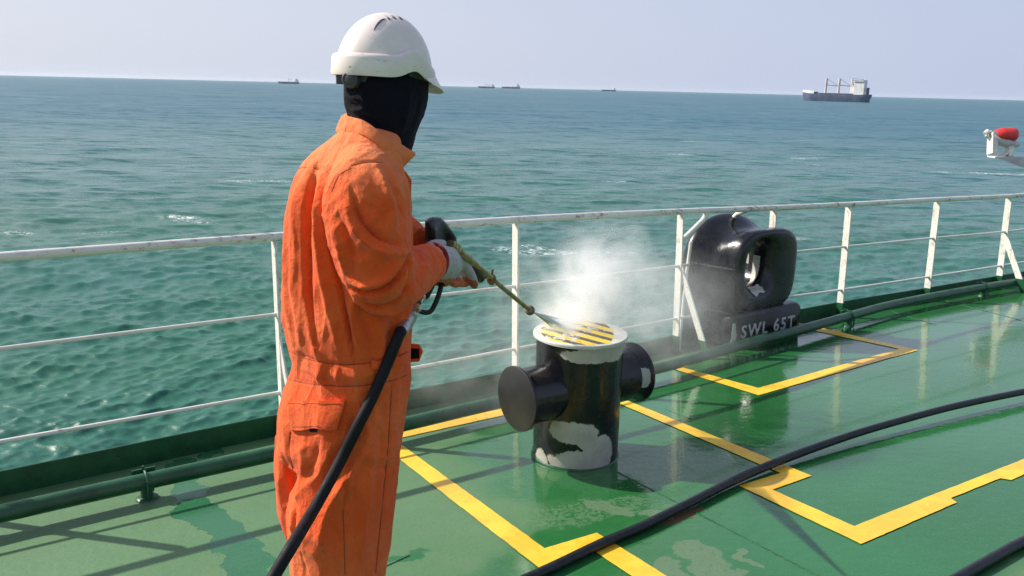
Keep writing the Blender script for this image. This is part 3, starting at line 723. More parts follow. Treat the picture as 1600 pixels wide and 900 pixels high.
def strokes(v, n, S):
    x, y, d = proj(v); view = (v - CAM); view /= np.linalg.norm(view, axis=1)[:, None]
    fac = np.clip(-(view*n).sum(1)*2.5, 0, 1); P = np.stack([x, y], -1); out = np.zeros(len(v))
    for s in S:
        amp, w, pts = s[0]*1e-3, s[1], [np.array(q, float)[:2] for q in catmull([(q[0], q[1], 0) for q in s[2]], 5)]
        lo = np.min(pts, 0) - 4*w; hi = np.max(pts, 0) + 4*w
        idx = np.where((P[:, 0] > lo[0]) & (P[:, 0] < hi[0]) & (P[:, 1] > lo[1]) & (P[:, 1] < hi[1]))[0]
        if not len(idx): continue
        Q = P[idx]; best = np.full(len(idx), 1e9); tt = np.zeros(len(idx)); sg = np.zeros(len(idx))
        for i in range(len(pts)-1):
            a, b = pts[i], pts[i+1]; ab = b-a; t = np.clip(((Q-a) @ ab)/(ab@ab+1e-9), 0, 1); r = Q - (a + t[:, None]*ab); dd = np.hypot(r[:, 0], r[:, 1])
            m = dd < best; best[m] = dd[m]; tt[m] = (i + t[m])/(len(pts)-1); sg[m] = np.sign(ab[0]*r[m, 1]-ab[1]*r[m, 0])
        env = np.clip(np.sin(np.pi*np.clip(tt, .02, .98)), 0, 1)**.5
        side = s[3] if len(s) > 3 else 0      # side>0: steeper on one side, like a lapped fold
        ww = np.where(sg*side > 0, w*.25, w*1.1) if side else w
        out[idx] += amp*env*(.6*np.exp(-(best/ww)**2) + .4*np.exp(-best/(ww*.6)))*fac[idx]
    return out
def wrinkle(v, sc, amp, seed=0, ridged=True, sharp=1.6):
    out = np.empty(len(v)); q = v*np.array(sc) + seed*17.3
    for i in range(len(v)):
        x = mnoise.noise(q[i]); out[i] = (1-abs(x)*2)**sharp if ridged and abs(x) < .5 else (x if not ridged else 0)
    return (out - (out.mean() if ridged else 0)) * amp
def cloth(name, col, fade, dirty=.7, sheen=.12, spec=.25):
    t = NT(name); o = t.pos(); n = t.noise(o, 3.2, 5, .6); n2 = t.noise(o, 16, 5, .65); n3 = t.noise(o, 45, 4, .7)
    c = t.mix(t.ramp(t.math('ADD', t.math('MULTIPLY', n, .65), t.math('MULTIPLY', n2, .35)), .40, .66), col, fade)
    if spec > .1:      # shoulder highlight put into the cloth colour as paler, bleached orange higher up
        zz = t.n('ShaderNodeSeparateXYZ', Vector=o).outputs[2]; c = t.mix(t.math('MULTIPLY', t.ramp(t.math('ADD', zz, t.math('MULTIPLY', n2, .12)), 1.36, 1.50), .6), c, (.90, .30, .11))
    c = t.mix(t.math('MULTIPLY', t.ramp(n3, .60, .72), t.ramp(n2, .56, .66, 0, dirty)), c, tuple(x*.35 for x in col))
    wv = t.n('ShaderNodeTexWave', Vector=t.mapping(o, rot=(.3, .6, .8)), Scale=420.0, Distortion=1.0); wv2 = t.n('ShaderNodeTexWave', Vector=t.mapping(o, rot=(.9, -.6, -.4)), Scale=420.0, Distortion=1.0)
    h = t.math('ADD', t.math('MULTIPLY', t.math('ADD', wv.outputs[1], wv2.outputs[1]), .04), t.math('ADD', t.math('MULTIPLY', n3, .28), t.math('MULTIPLY', n2, 1.0)))
    rd = t.s_ridged(t.mapping(o, rot=(.25, .15, .3), scale=(1, 1, .42)), 13.0); rd2 = t.s_ridged(t.mapping(o, rot=(-.4, .5, .9), scale=(1, .5, 1)), 27.0)
    h = t.math('ADD', h, t.math('ADD', t.math('MULTIPLY', rd, 1.1 if spec > .1 else .3), t.math('MULTIPLY', rd2, .5 if spec > .1 else .2)))
    t.principled(Base__Color=c, Roughness=.86, Sheen__Weight=sheen, Sheen__Roughness=.5, Specular__IOR__Level=spec, Normal=t.bump(h, .75, .007)); return t.m
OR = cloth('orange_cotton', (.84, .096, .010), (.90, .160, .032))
BK = cloth('black_knit', (.0055, .0055, .012), (.009, .009, .018), .1, 0.05, .10)
SKIN = paint('skin', (.35, .2, .13), .5, .08, 10)

torso_s = [(197, 550, 616, 1.0), (205, 533, 622, 1.15), (214, 521, 624, 1.3), (228, 503, 626, 1.5), (243, 482, 627, 1.65), (262, 465, 632, 1.68), (282, 454, 641, 1.62), (310, 446, 644, 1.52), (350, 441, 645, 1.45), (400, 440, 645, 1.4), (450, 441, 643, 1.35), (500, 443, 641, 1.3), (535, 449, 639, 1.3), (568, 457, 638, 1.3), (592, 452, 637, 1.3), (617, 440, 634, 1.3), (650, 433, 631, 1.28), (690, 433, 625, 1.25), (715, 440, 617, 1.25)]
legR = [(675, 492, 626, 1.0), (720, 476, 621, 1.0), (760, 462, 617, 1.0), (800, 449, 613, 1.0), (850, 454, 608, 1.0), (900, 457, 599, 1.0), (960, 455, 590, 1.0), (1050, 462, 578, 1.0), (1150, 472, 568, 1.0), (1215, 470, 572, 1.0)]
legL = [(675, 436, 560, 1.0), (720, 433, 552, 1.0), (760, 433, 548, 1.0), (795, 437, 545, 1.0), (840, 452, 548, 1.0), (900, 468, 560, 1.0), (1000, 482, 570, 1.0), (1110, 492, 572, 1.0), (1170, 490, 575, 1.0)]
armR = [(560, 250, 2.03, .040), (566, 256, 1.985, .060), (570, 276, 1.945, .080), (571, 306, 1.915, .094), (572, 340, 1.90, .097), (580, 380, 1.885, .092), (590, 418, 1.885, .086), (606, 434, 1.915, .080), (626, 434, 1.975, .070), (645, 424, 2.035, .062), (662, 415, 2.08, .055), (672, 411, 2.105, .0535)]
armL = [(520, 262, 2.21, .06), (545, 300, 2.25, .075), (590, 345, 2.28, .075), (632, 375, 2.27, .062), (660, 392, 2.30, .052), (684, 404, 2.33, .045)]
def P3d(lst): return [ay(a, b, y) for a, b, y, r in lst], [r for *_, r in lst]

# --- body: one continuous figure inside the clothes
pm = MB()
pm.loft([section(a, b, c, k, YM, 24, shrink=.030) for a, b, c, k in torso_s[1:]])
pm.loft([section(a, b, c, 1, YM-.055, 20, shrink=.035) for a, b, c, k in legR]); pm.loft([section(a, b, c, 1, YM+.10, 20, shrink=.03) for a, b, c, k in legL])
for A_ in (armR, armL):
    p, r = P3d(A_); pm.tube(p, [max(.024, q*.62) for q in r], 16)
HY = 2.055
FH, LH = fvec(35)
hc = ay(601, 112, HY)
pm.tube([ay(597, 232, 2.06), ay(600, 190, 2.06), hc], [.056, .054, .06], 16)
pm.ico(hc + [0, 0, .01], (.088, .070, .098), 20, 14, (FH, LH, (0, 0, 1)))
pm.ico(hc + FH*.02 + [0, 0, -.055], (.066, .055, .062), 18, 12, (FH, LH, (0, 0, 1)))          # jaw
pm.ico(hc + FH*.088 + [0, 0, -.015], (.014, .010, .022), 10, 8, (FH, LH, (0, 0, 1)))            # nose
for s_ in (-1, 1): pm.ico(hc + LH*.072*s_ + [0, 0, -.01], (.014, .008, .026), 10, 8, (FH, LH, (0, 0, 1)))
bme = remesh(pm, .009, 4, 'person')
PERSON = place('person', bme, SKIN, None)
tag(PERSON, 'person in orange coverall, white hard hat and black face cover aiming a spray lance', 'person')

# --- coverall
cm = MB()
cm.loft([section(a, b, c, k, YM, 48) for a, b, c, k in torso_s])
cm.loft([section(a, b, c, k, YM-.055, 36, p=2.15) for a, b, c, k in legR]); cm.loft([section(a, b, c, k, YM+.10, 36, p=2.15) for a, b, c, k in legL])
me = remesh(cm, .0048, 12, 'coverall')
S_T = [  # amplitude mm (+ ridge, - groove), width px, picture polyline of the fold
 (-27, 9, [(489, 266), (481, 300), (476, 350), (474, 410), (478, 470), (492, 540)], 1), (11, 8, [(470, 275), (463, 330), (459, 400), (461, 470), (470, 545)]),
 (12, 8, [(500, 272), (497, 330), (499, 400), (511, 470), (527, 545)]), (-19, 8, [(506, 310), (514, 390), (531, 460), (546, 530), (552, 562)], 1),
 (9, 8, [(522, 430), (545, 490), (566, 560)]), (-8, 7, [(560, 490), (575, 530), (580, 565)]), (8, 7, [(590, 495), (598, 530), (597, 565)]), (-8, 8, [(612, 495), (615, 530), (612, 558)]),
 (6, 6, [(450, 330), (447, 420), (452, 500)]), (-4, 5, [(455, 380), (453, 450), (461, 530)]),
 (-3.5, 2.2, [(455, 270), (470, 262), (490, 262), (510, 266), (524, 275)]), (2.5, 4, [(460, 258), (480, 252), (500, 253), (522, 262)]),
 (-4, 2.4, [(450, 545), (475, 558), (520, 569), (560, 568), (610, 560), (640, 548)]), (5, 10, [(452, 566), (475, 578), (520, 586), (560, 586), (610, 578), (638, 568)]), (-3.5, 2.2, [(447, 591), (475, 598), (520, 603), (560, 603), (610, 595), (638, 586)]),
 (4, 4, [(500, 560), (503, 580), (498, 600)]), (-3, 3, [(510, 562), (513, 600)]), (4, 4, [(528, 566), (526, 602)]), (-3, 3, [(470, 558), (466, 596)]), (4, 4, [(555, 566), (560, 600)]), (-3, 3, [(585, 562), (588, 598)]),
 (-3, 2.0, [(455, 672), (452, 700), (458, 740), (470, 770)]),
 # legs
 (-13, 9, [(560, 640), (548, 690), (520, 730), (496, 770), (482, 830)], -1), (12, 9, [(575, 650), (568, 700), (540, 750), (512, 800), (498, 860)]),
 (9, 8, [(468, 690), (474, 730), (466, 780), (462, 840)]), (-12, 8, [(445, 715), (456, 760), (459, 800), (452, 850)], 1), (10, 7, [(436, 700), (441, 740), (440, 790)]),
 (-7, 7, [(500, 680), (492, 720), (470, 745)]), (7, 7, [(520, 690), (505, 735), (480, 760)]),
 (-5, 2.5, [(548, 715), (540, 760), (536, 800)], 1), (5, 4, [(553, 715), (546, 765), (541, 800)]), (-6, 6, [(505, 800), (530, 840), (536, 850)]), (6, 7, [(490, 820), (515, 860), (530, 880)]),
 (-3, 2.0, [(612, 600), (606, 700), (596, 800), (585, 900)]), (-3, 2, [(535, 800), (538, 850), (540, 900)]), (5, 8, [(585, 620), (584, 700), (575, 780), (566, 870)]), (-5, 9, [(598, 640), (592, 720), (588, 800)]),
 (6, 8, [(480, 850), (500, 880), (505, 915)]), (-6, 7, [(470, 860), (480, 905)]), (5, 6, [(560, 700), (580, 715), (610, 712)]), (-4, 5, [(560, 720), (585, 733), (612, 728)]),
]
def fold_t(v, n):
    up = np.clip(1-np.abs(n[:, 2])*1.1, .1, 1)
    return strokes(v, n, S_T)*1.35 + (wrinkle(v, (9, 9, 2.6), .0085, 1, True, 2.2) + wrinkle(v, (17, 17, 6.5), .0045, 2, True, 2.4) + wrinkle(v, (30, 30, 30), .0012, 3, False))*up
warp(me, fold_t)
if False: pass
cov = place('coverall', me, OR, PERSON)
def sleeve(lst, name, S, seed):
    p, r = P3d(lst); pts = catmull(p, 4); rad = [q[0] for q in catmull([(x, 0, 0) for x in r], 4)]
    m_ = MB(); m_.tube(pts, rad, 32)
    if name == 'sleeve' and seed == 5:      # the loose cloth hanging in a roll under the elbow
        p2, r2 = P3d([(548, 440, 1.85, .016), (562, 460, 1.85, .022), (588, 474, 1.865, .024), (616, 474, 1.90, .023), (640, 456, 1.955, .019), (656, 428, 2.02, .012)]); m_.tube(catmull(p2, 4), [q[0] for q in catmull([(x, 0, 0) for x in r2], 4)], 16)
        p2, r2 = P3d([(520, 300, 1.90, .012), (516, 335, 1.90, .017), (528, 385, 1.87, .018), (540, 425, 1.85, .014)]); m_.tube(catmull(p2, 4), [q[0] for q in catmull([(x, 0, 0) for x in r2], 4)], 16)
    me = remesh(m_, .0045, 5, name)
    T = np.array(pts); 
    def fn(v, n):
        out = strokes(v, n, S)
        # creases run across the arm and slant
        d2 = ((v[:, None, :] - T[None, ::2, :])**2).sum(2); i = d2.argmin(1)*2; s_ = i/len(T)
        amp = .0035 + .0055*np.exp(-((s_-.55)/.25)**2)
        R_ = np.array(Matrix.Rotation(math.radians(38), 3, 'Y') @ Matrix.Rotation(math.radians(-35), 3, 'Z')); u = v @ R_.T
        return out*2.1 + wrinkle(u, (5.5, 16, 20), .6, seed, True, 2.6)*amp + wrinkle(u, (12, 30, 36), .0016, seed+4, True, 2.6) + wrinkle(v, (60, 60, 60), .0006, seed+9, False)
    warp(me, fn)
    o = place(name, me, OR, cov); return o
S_R = [(-9, 7, [(548, 300), (560, 340), (590, 372), (630, 385)], 1), (8, 7, [(540, 318), (556, 362), (590, 392), (632, 398)]), (-6, 6, [(600, 262), (622, 305), (636, 350)]), (7, 7, [(588, 262), (606, 310), (618, 360)]),
 (-12, 6, [(540, 452), (570, 462), (606, 452), (634, 424), (648, 395)], 1), (10, 7, [(545, 438), (575, 445), (604, 434), (628, 408)]), (-8, 5, [(560, 474), (595, 482), (625, 470), (648, 444)], 1), (8, 5, [(556, 484), (595, 493), (630, 484), (655, 455)]),
 (-6, 4, [(650, 392), (656, 420), (652, 450)]), (5, 4, [(658, 392), (664, 418), (660, 444)]), (-5, 4, [(638, 398), (642, 430), (634, 465)]), (-6, 7, [(525, 330), (545, 378), (552, 420)]), (6, 7, [(518, 350), (534, 395), (540, 430)]), (-2.5, 2, [(551, 258), (570, 252), (597, 253)])]
slR = sleeve(armR, 'sleeve', S_R, 5)
slL = sleeve(armL, 'sleeve', [], 8)
# collar: a folded band with a pointed tip, 4 mm thick
colp = [((612, 244, 2.13), (614, 262, 2.13)), ((596, 214, 2.155), (594, 236, 2.165)), ((576, 190, 2.16), (572, 214, 2.17)), ((556, 178, 2.13), (548, 204, 2.14)), ((540, 177, 2.07), (525, 206, 2.075)), ((548, 178, 2.02), (537, 206, 2.0)), ((562, 184, 1.985), (556, 208, 1.965)), ((580, 196, 1.965), (577, 216, 1.945)), ((601, 211, 1.96), (596, 232, 1.94)), ((622, 222, 1.975), (608, 250, 1.955)), ((636, 231, 1.995), (618, 262, 1.975)), ((649, 238.5, 2.015), (629, 262, 1.99))]
tp = catmull([ay(*a_) for a_, _ in colp], 6); bt = catmull([ay(*b_) for _, b_ in colp], 6); cen = ay(597, 210, 2.06)
def outw(p): q = p - cen; q[2] = 0; return q/np.linalg.norm(q)
rg = []
for i, (a_, b_) in enumerate(zip(tp, bt)):
    w_ = mnoise.noise(Vector((i*.33, 0, 3)))*.006
    o1, o2 = outw(a_), outw(b_); mid = a_*.5 + b_*.5 + (o1+o2)*.5*(.006 + w_)
    rg.append([a_, a_*.7+mid*.3 + o1*.005, mid, b_*.75+mid*.25 + o2*.002, b_ + o2*.002*0 , b_ - o2*.008, mid - o1*.009, a_ - o1*.006])
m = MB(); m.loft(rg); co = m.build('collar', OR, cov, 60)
m = MB(); lp = [(622, 258), (634, 268), (643, 281), (642.5, 300), (643, 338), (634, 345), (618, 330)]
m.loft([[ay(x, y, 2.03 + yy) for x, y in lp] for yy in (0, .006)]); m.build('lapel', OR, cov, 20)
# things sewn on, laid on the cloth surface
def bvh_of(o):
    mw = np.array(world_of(o)); me = o.data; v = vget(me); v = (mw[:3, :3] @ v.T).T + mw[:3, 3]; return BVHTree.FromPolygons([tuple(p) for p in v], [tuple(p.vertices) for p in me.polygons])
BV = bvh_of(cov)
def onto(px, py, off, bv=None):
    v = Vector(MW @ np.array([(px-800)/FPX, (py-450)/FPX, 1.0])).normalized(); h = (bv or BV).ray_cast(Vector(CAM), v)
    if h[0] is None: return None
    n = h[1] if h[1].dot(v) < 0 else -h[1]; return np.array(h[0] + n*off)
def drape(name, quad, off, thick, mat, parent, nu=14, nv=8, curve=None, bv=None):
    """quad: four picture corners laid on the cloth as a raised panel of real thickness"""
    A_, B_, C_, D_ = [np.array(q, float) for q in quad]; g = []
    for j in range(nv+1):
        for i in range(nu+1):
            u, v_ = i/nu, j/nv; q = (A_*(1-u)+B_*u)*(1-v_) + (D_*(1-u)+C_*u)*v_
            if curve: q = q + np.array(curve(u, v_))
            p = onto(q[0], q[1], off + thick, bv); g.append(p if p is not None else g[-1])
    g = np.array(g).reshape(nv+1, nu+1, 3)
    for _ in range(3):
        h_ = g.copy(); h_[1:-1, 1:-1] = (g[:-2, 1:-1] + g[2:, 1:-1] + g[1:-1, :-2] + g[1:-1, 2:])/4; g = h_
    cdir = (np.array(CAM) - g.reshape(-1, 3).mean(0)); cdir /= np.linalg.norm(cdir)
    W_ = nu+1; top_ = [tuple(p) for p in g.reshape(-1, 3)]; bot = [tuple(p - cdir*(thick+off+.003)) for p in g.reshape(-1, 3)]
    N_ = len(top_); f = [(j*W_+i, j*W_+i+1, (j+1)*W_+i+1, (j+1)*W_+i) for j in range(nv) for i in range(nu)]
    f += [tuple(N_+k for k in q)[::-1] for q in f]
    for i in range(nu): f.append((i, N_+i, N_+i+1, i+1)); k = nv*W_; f.append((k+i, k+i+1, N_+k+i+1, N_+k+i))
    for j in range(nv): f.append((j*W_, (j+1)*W_, N_+(j+1)*W_, N_+j*W_)); k = nu; f.append((j*W_+k, N_+j*W_+k, N_+(j+1)*W_+k, (j+1)*W_+k))
    m_ = MB(); m_.add(top_ + bot, f); return m_.build(name, mat, parent, 50)
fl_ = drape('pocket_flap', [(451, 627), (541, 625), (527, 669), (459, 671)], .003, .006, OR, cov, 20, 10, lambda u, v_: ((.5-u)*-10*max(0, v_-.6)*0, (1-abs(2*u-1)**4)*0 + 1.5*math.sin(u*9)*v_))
for a_, b_ in [((451+4, 631), (537, 629.5)), ((461, 666), (525, 664))]:
    pts = [onto(a_[0]+(b_[0]-a_[0])*k/30, a_[1]+(b_[1]-a_[1])*k/30, .0095) for k in range(31)]
    MB().tube([p for p in pts if p is not None], .0007, 6).build('stitching', cloth('thread', (.55, .10, .03), (.6, .12, .04)) if 'TH' not in globals() else TH, fl_)
drape('pocket_tag', [(484, 669), (497, 669), (496, 675), (485, 675)], .001, .001, BK, cov, 4, 3)
tp_ = [(640, 536), (655, 538), (661, 549), (655, 565), (640, 566)]
m = MB(); m.loft([[ay(x, y, YM+yy) for x, y in [(622, 538)] + tp_ + [(622, 566)]] for yy in (.0, .007)]); tb = m.build('belt_tab', OR, cov, 20)
m = MB(); m.loft([[ay(x, y, YM+yy) for x, y in [(642, 544), (655, 545), (655, 560), (642, 561)]] for yy in (-.0015, .001)]); m.build('velcro', BK, tb, 20)
drape('belt_tab', [(579, 563), (634, 552), (634, 567), (580, 578)], .002, .0035, OR, cov, 12, 4)

SEAMM = cloth('seam_thread', (.30, .045, .014), (.36, .06, .02))
SLB = bvh_of(slR)
def seam(pts, bv, parent, r=.0011):
    q = [onto(x, y, .0002, bv) for x, y in [tuple(z[:2]) for z in catmull([(a_, b_, 0) for a_, b_ in pts], 8)]]; q = [x for x in q if x is not None]
    run = [[q[0]]]
    for p in q[1:]:
        if np.linalg.norm(p - run[-1][-1]) > .04: run.append([p])
        else: run[-1].append(p)
    run = max(run, key=len)
    if len(run) > 3: MB().tube(run, r, 6).build('seam', SEAMM, parent)
seam([(457, 268), (472, 262), (490, 262), (508, 267), (524, 277)], BV, cov)
seam([(448, 546), (475, 559), (520, 569), (560, 569), (610, 561), (638, 549)], BV, cov)
seam([(444, 590), (475, 598), (520, 603), (560, 603), (610, 595), (636, 586)], BV, cov)
seam([(453, 674), (452, 700), (458, 735), (468, 765)], BV, cov)
seam([(612, 602), (606, 700), (596, 800), (587, 895)], BV, cov)
seam([(536, 795), (538, 850), (539, 898)], BV, cov)
seam([(549, 258), (570, 253), (598, 254)], SLB, slR)
seam([(549, 262), (530, 274), (518, 300)], SLB, slR)
drape('primer_patch', [(1169, 451), (1185, 444.5), (1195, 455), (1179, 463)], .002, .0015, PR, chock, 12, 8, lambda u, v_: (mnoise.noise(Vector((u*3, v_*3, 1)))*3, mnoise.noise(Vector((u*3, v_*3, 5)))*3), bvh_of(body))
# --- face cover
hd = [(92, 556, 652, .80), (104, 545, 662, .80), (120, 541, 668, .80), (136, 541, 668.5, .80), (150, 541, 667.5, .80), (165, 542, 665, .80), (180, 546, 661, .82), (195, 549, 655, .86), (210, 553, 648, .9), (225, 560, 645, .95), (240, 566, 640, 1.0), (252, 570, 636, 1.0)]
cm = MB(); cm.loft([section(a, b, c, k, HY if a < 200 else HY + .0, 40, 2.15, 35) for a, b, c, k in hd])
me = remesh(cm, .0045, 6, 'face_cover')
S_F = [(3.5, 3, [(543, 150), (552, 152), (562, 160)]), (-3.5, 3, [(545, 160), (556, 166), (566, 172)]), (3, 3, [(548, 172), (560, 172), (572, 166)]), (-3, 4, [(560, 178), (580, 185), (600, 200)]), (2.5, 5, [(640, 150), (635, 180), (625, 215)]), (-2, 4, [(655, 150), (650, 180), (640, 210)]), (2, 6, [(600, 140), (610, 165), (612, 200)])]
warp(me, lambda v, n: strokes(v, n, S_F)*1.8 + wrinkle(v, (14, 14, 9), .0030, 12, True, 2.2) + wrinkle(v, (9, 9, 26), .0016, 14, True, 2.2))
place('face_cover', me, BK, PERSON)

# --- hard hat
def hat_mat():
    t = NT('hard_hat_shell'); o = t.obj(); n = t.noise(o, 12, 5, .65); s1 = t.noise(t.mapping(o, rot=(.4, .3, .2), scale=(1, 1, 4)), 22, 5, .75); s2 = t.noise(o, 60, 3, .8)
    c = t.mix(t.ramp(n, .35, .7), (.88, .765, .71), (.76, .66, .60))
    c = t.mix(t.math('MULTIPLY', t.ramp(s1, .60, .66), t.ramp(s2, .45, .6, 0, .75)), c, (.15, .14, .15))
    t.principled(Base__Color=c, Roughness=t.ramp(n, .3, .7, .26, .38), IOR=1.5, Normal=t.bump(t.math('ADD', n, t.math('MULTIPLY', s1, .4)), .12, .003)); return t.m
HM = hat_mat(); DKP = paint('harness_plastic', (.05, .05, .056), .45, .15, 20)
HO = ay(600.5, 120.5, HY)
tilt = math.radians(4); FX = FH*math.cos(tilt) + np.array([0, 0, -math.sin(tilt)]); FZ = FH*math.sin(tilt) + np.array([0, 0, math.cos(tilt)])
def HP(x, y, z): return HO + FX*x + LH*y + FZ*z
HA, HB_, HH = .1245, .1065, .1475
def rimz(th):
    d = abs((th + math.pi) % (2*math.pi) - math.pi); dg = math.degrees(d)
    return .019*math.exp(-((dg-78)/15)**2) - .010*math.exp(-(dg/40)**2) - .003*math.exp(-((dg-180)/60)**2)
def shell_pt(th, t, o=0.0):
    z0 = rimz(th)*(1-t)**2
    r = max(0, 1-t**2.12)**(1/1.98); ridge = 0
    k = (.955 if t > .001 else 1) * r
    return HP((HA+o)*k*math.cos(th), (HB_+o)*k*math.sin(th), z0 + (HH+o)*t)
N = 96; rings = []
ts = [0.0, .04, .09, .14, .20, .27, .34, .42, .5, .58, .66, .74, .81, .87, .92, .96, .985, .997]
for t_ in ts: rings.append([shell_pt(2*math.pi*i/N, t_) for i in range(N)])
inner = [[shell_pt(2*math.pi*i/N, t_, -.005) for i in range(N)] for t_ in [.8, .5, .2, .04]] + [[shell_pt(2*math.pi*i/N, 0, -.006) for i in range(N)]]
m = MB(); m.loft(inner + rings, caps=True); sh = m.build('hard_hat', HM, PERSON, 50)
# rim band, and the peak growing out of it in front
def band_ring(o, z, th):
    return HP((HA+o)*math.cos(th)*.965, (HB_+o)*math.sin(th)*.965, rimz(th) + z)
rg = []
for i in range(N):
    th = 2*math.pi*i/N; c_ = math.cos(th); fr = max(0, (c_-.35)/.65)**.8; hgt = .043 - .016*fr
    rg.append([band_ring(-.001, .0, th), band_ring(.0065, -.003, th), band_ring(.0085, .002, th), band_ring(.0078 - .003*fr, hgt*.85, th), band_ring(.0060 - .003*fr, hgt, th), band_ring(.0, hgt+.004, th)])
rg.append(rg[0]); m = MB(); m.loft(rg, closed=True, caps=False); m.build('rim_band', HM, sh, 45)
rg = []
for i in range(41):
    th = math.radians(-62 + 124*i/40); e = math.cos(math.radians(-90 + 180*i/40))**.7 if 0 < i < 40 else 0.001
    ext_ = .021*e; dz = -.013*e
    rg.append([band_ring(.004, .022*e+.004, th), band_ring(.009 + ext_*.35, .010*e + dz*.3, th), band_ring(.010 + ext_*.8, dz*.8+.001, th), band_ring(.010+ext_, dz, th), band_ring(.010+ext_, dz-.004, th), band_ring(.010+ext_*.8, dz*.8-.003, th), band_ring(.004, -.003, th)])
m = MB(); m.loft(rg, closed=True, caps=True); m.build('peak', HM, sh, 50)
VM = paint('vent_grey', (.10, .10, .11), .6, .1, 20)
HBV = BVHTree.FromPolygons([tuple(p) for r_ in rings for p in r_], [(i*N+j, i*N+(j+1) % N, (i+1)*N+(j+1) % N, (i+1)*N+j) for i in range(len(rings)-1) for j in range(N)])
for pts in ([(584, 47), (589, 39), (596, 32), (602, 29.5)], [(603.5, 26), (609, 31)], [(611, 24.5), (619, 30.5)], [(621, 25.5), (629, 31.5)]):
    q = [onto(x, y, .0, HBV) for x, y in [tuple(z[:2]) for z in catmull([(a_, b_, 0) for a_, b_ in pts], 6)]]; q = [x for x in q if x is not None]
    if len(q) > 2: MB().tube(q, [.0009 + .0019*math.sin(math.pi*(k+.4)/(len(q)+.2)) for k in range(len(q))], 8).build('vent', VM, sh)
# harness: headband, ratchet housing and knob
rg = []
for i in range(61):
    th = math.radians(62 + 236*i/60); zt, zb = .006, -.016 - .008*math.exp(-((i-30)/9)**2)
    if i > 46: zb = -.012
    rg.append([HP((HA-.020)*math.cos(th), (HB_-.022)*math.sin(th), rimz(th)*.5+zt), HP((HA-.020)*math.cos(th), (HB_-.022)*math.sin(th), zb), HP((HA-.023)*math.cos(th), (HB_-.025)*math.sin(th), zb), HP((HA-.023)*math.cos(th), (HB_-.025)*math.sin(th), rimz(th)*.5+zt)])
m = MB(); m.loft(rg); hb = m.build('headband', DKP, sh, 40)
kc = ay(549, 124, 1.962); kx = -FH*.75 - LH*.66
MB().lathe(kc, kx, [(-.02, .020), (.004, .0205), (.010, .0195), (.012, .016), (.0105, .0135), (.012, .011), (.013, .004)], 28).build('ratchet_knob', DKP, sh)
MB().box(ay(532, 122, 1.99), kx, np.cross(kx, (0, 0, 1)), (0, 0, 1), .014, .02, .028, .004).build('ratchet_housing', DKP, sh)
m = MB(); m.bar(ay(640, 113, 1.99), ay(667, 122, 2.05), (0, 0, 1), .017, .003); m.bar(ay(667, 108, 2.05), ay(668, 126, 2.05), FH, .012, .003); m.build('harness_strap', DKP, sh)

# --- gloves
def glove_mat():
    t = NT('knit_glove'); o = t.pos(); n = t.noise(o, 25, 5, .65); n2 = t.noise(t.mapping(o, rot=(.5, .2, .6), scale=(1, 1, 5)), 30, 4, .7)
    c = t.mix(t.ramp(n, .35, .7), (.50, .48, .46), (.36, .34, .33)); c = t.mix(t.ramp(n2, .68, .71, 0, .8), c, (.04, .035, .03))
    w1 = t.n('ShaderNodeTexWave', Vector=t.mapping(o, rot=(.2, .9, .5)), Scale=260.0).outputs[1]
    t.principled(Base__Color=c, Roughness=.85, Normal=t.bump(t.math('ADD', t.math('MULTIPLY', w1, .4), n), .5, .003)); return t.m
def rubber_palm():
    t = NT('orange_palm'); o = t.pos(); n = t.noise(o, 30, 5, .7)
    t.principled(Base__Color=t.mix(t.ramp(n, .38, .62), (.55, .13, .03), (.28, .07, .03)), Roughness=.6, Normal=t.bump(n, .6, .004)); return t.m
GM, OP = glove_mat(), rubber_palm()
def glove(tubes, coat, name='glove'):
    m_ = MB()
    for tb_ in tubes:
        p, r = P3d(tb_); pts = catmull(p, 5); rad = [q[0] for q in catmull([(x, 0, 0) for x in r], 5)]
        m_.tube(pts, rad, 16); m_.ico(pts[-1], rad[-1], 12, 8); m_.ico(pts[0], rad[0], 12, 8)
    me = remesh(m_, .0026, 4, name); warp(me, lambda v, n: wrinkle(v, (45, 45, 45), .0013, 21))
    me.materials.append(GM); me.materials.append(OP)
    v = vget(me); n = nget(me); c = np.empty(len(me.polygons)*3); me.polygons.foreach_get('center', c); c = c.reshape(-1, 3)
    x, y, d_ = proj(c); nz = np.array([p.normal.z for p in me.polygons]); jit = np.array([mnoise.noise(Vector(q)*60) for q in c])*3
    me.polygons.foreach_set('material_index', coat(x, y, nz, jit).astype(np.int32))
    return place(name, me, None, PERSON)
# right hand: fingers close round the pistol grip on its far side, thumb over the top
gR = [[(664, 410, 2.085, .040), (677, 410, 2.12, .047), (690, 412, 2.15, .050), (699, 412, 2.185, .042)],
      [(700, 394, 2.17, .016), (707, 396, 2.21, .0145), (703, 400, 2.245, .0135), (690, 404, 2.25, .012)],
      [(701, 408, 2.17, .016), (709, 410, 2.21, .0145), (704, 414, 2.245, .0135), (690, 417, 2.25, .012)],
      [(699, 422, 2.165, .016), (706, 425, 2.20, .0145), (701, 429, 2.235, .0135), (688, 431, 2.24, .012)],
      [(693, 433, 2.155, .015), (699, 437, 2.19, .0135), (695, 441, 2.22, .0125), (684, 441, 2.225, .011)],
      [(672, 392, 2.12, .022), (680, 384, 2.17, .017), (690, 382, 2.22, .014)]]
glove(gR, lambda x, y, nz, j: (y + j > 437 - (x-680)*.1))
m = MB(); cR = ay(674, 410, 2.112); aR = ay(690, 412, 2.15) - ay(660, 404, 2.07); m.lathe(cR, aR, [(-.006, .049), (-.003, .0525), (.003, .0525), (.006, .049)], 32); m.build('glove_trim', paint('red_trim', (.25, .01, .015), .8, .1, 30), PERSON)
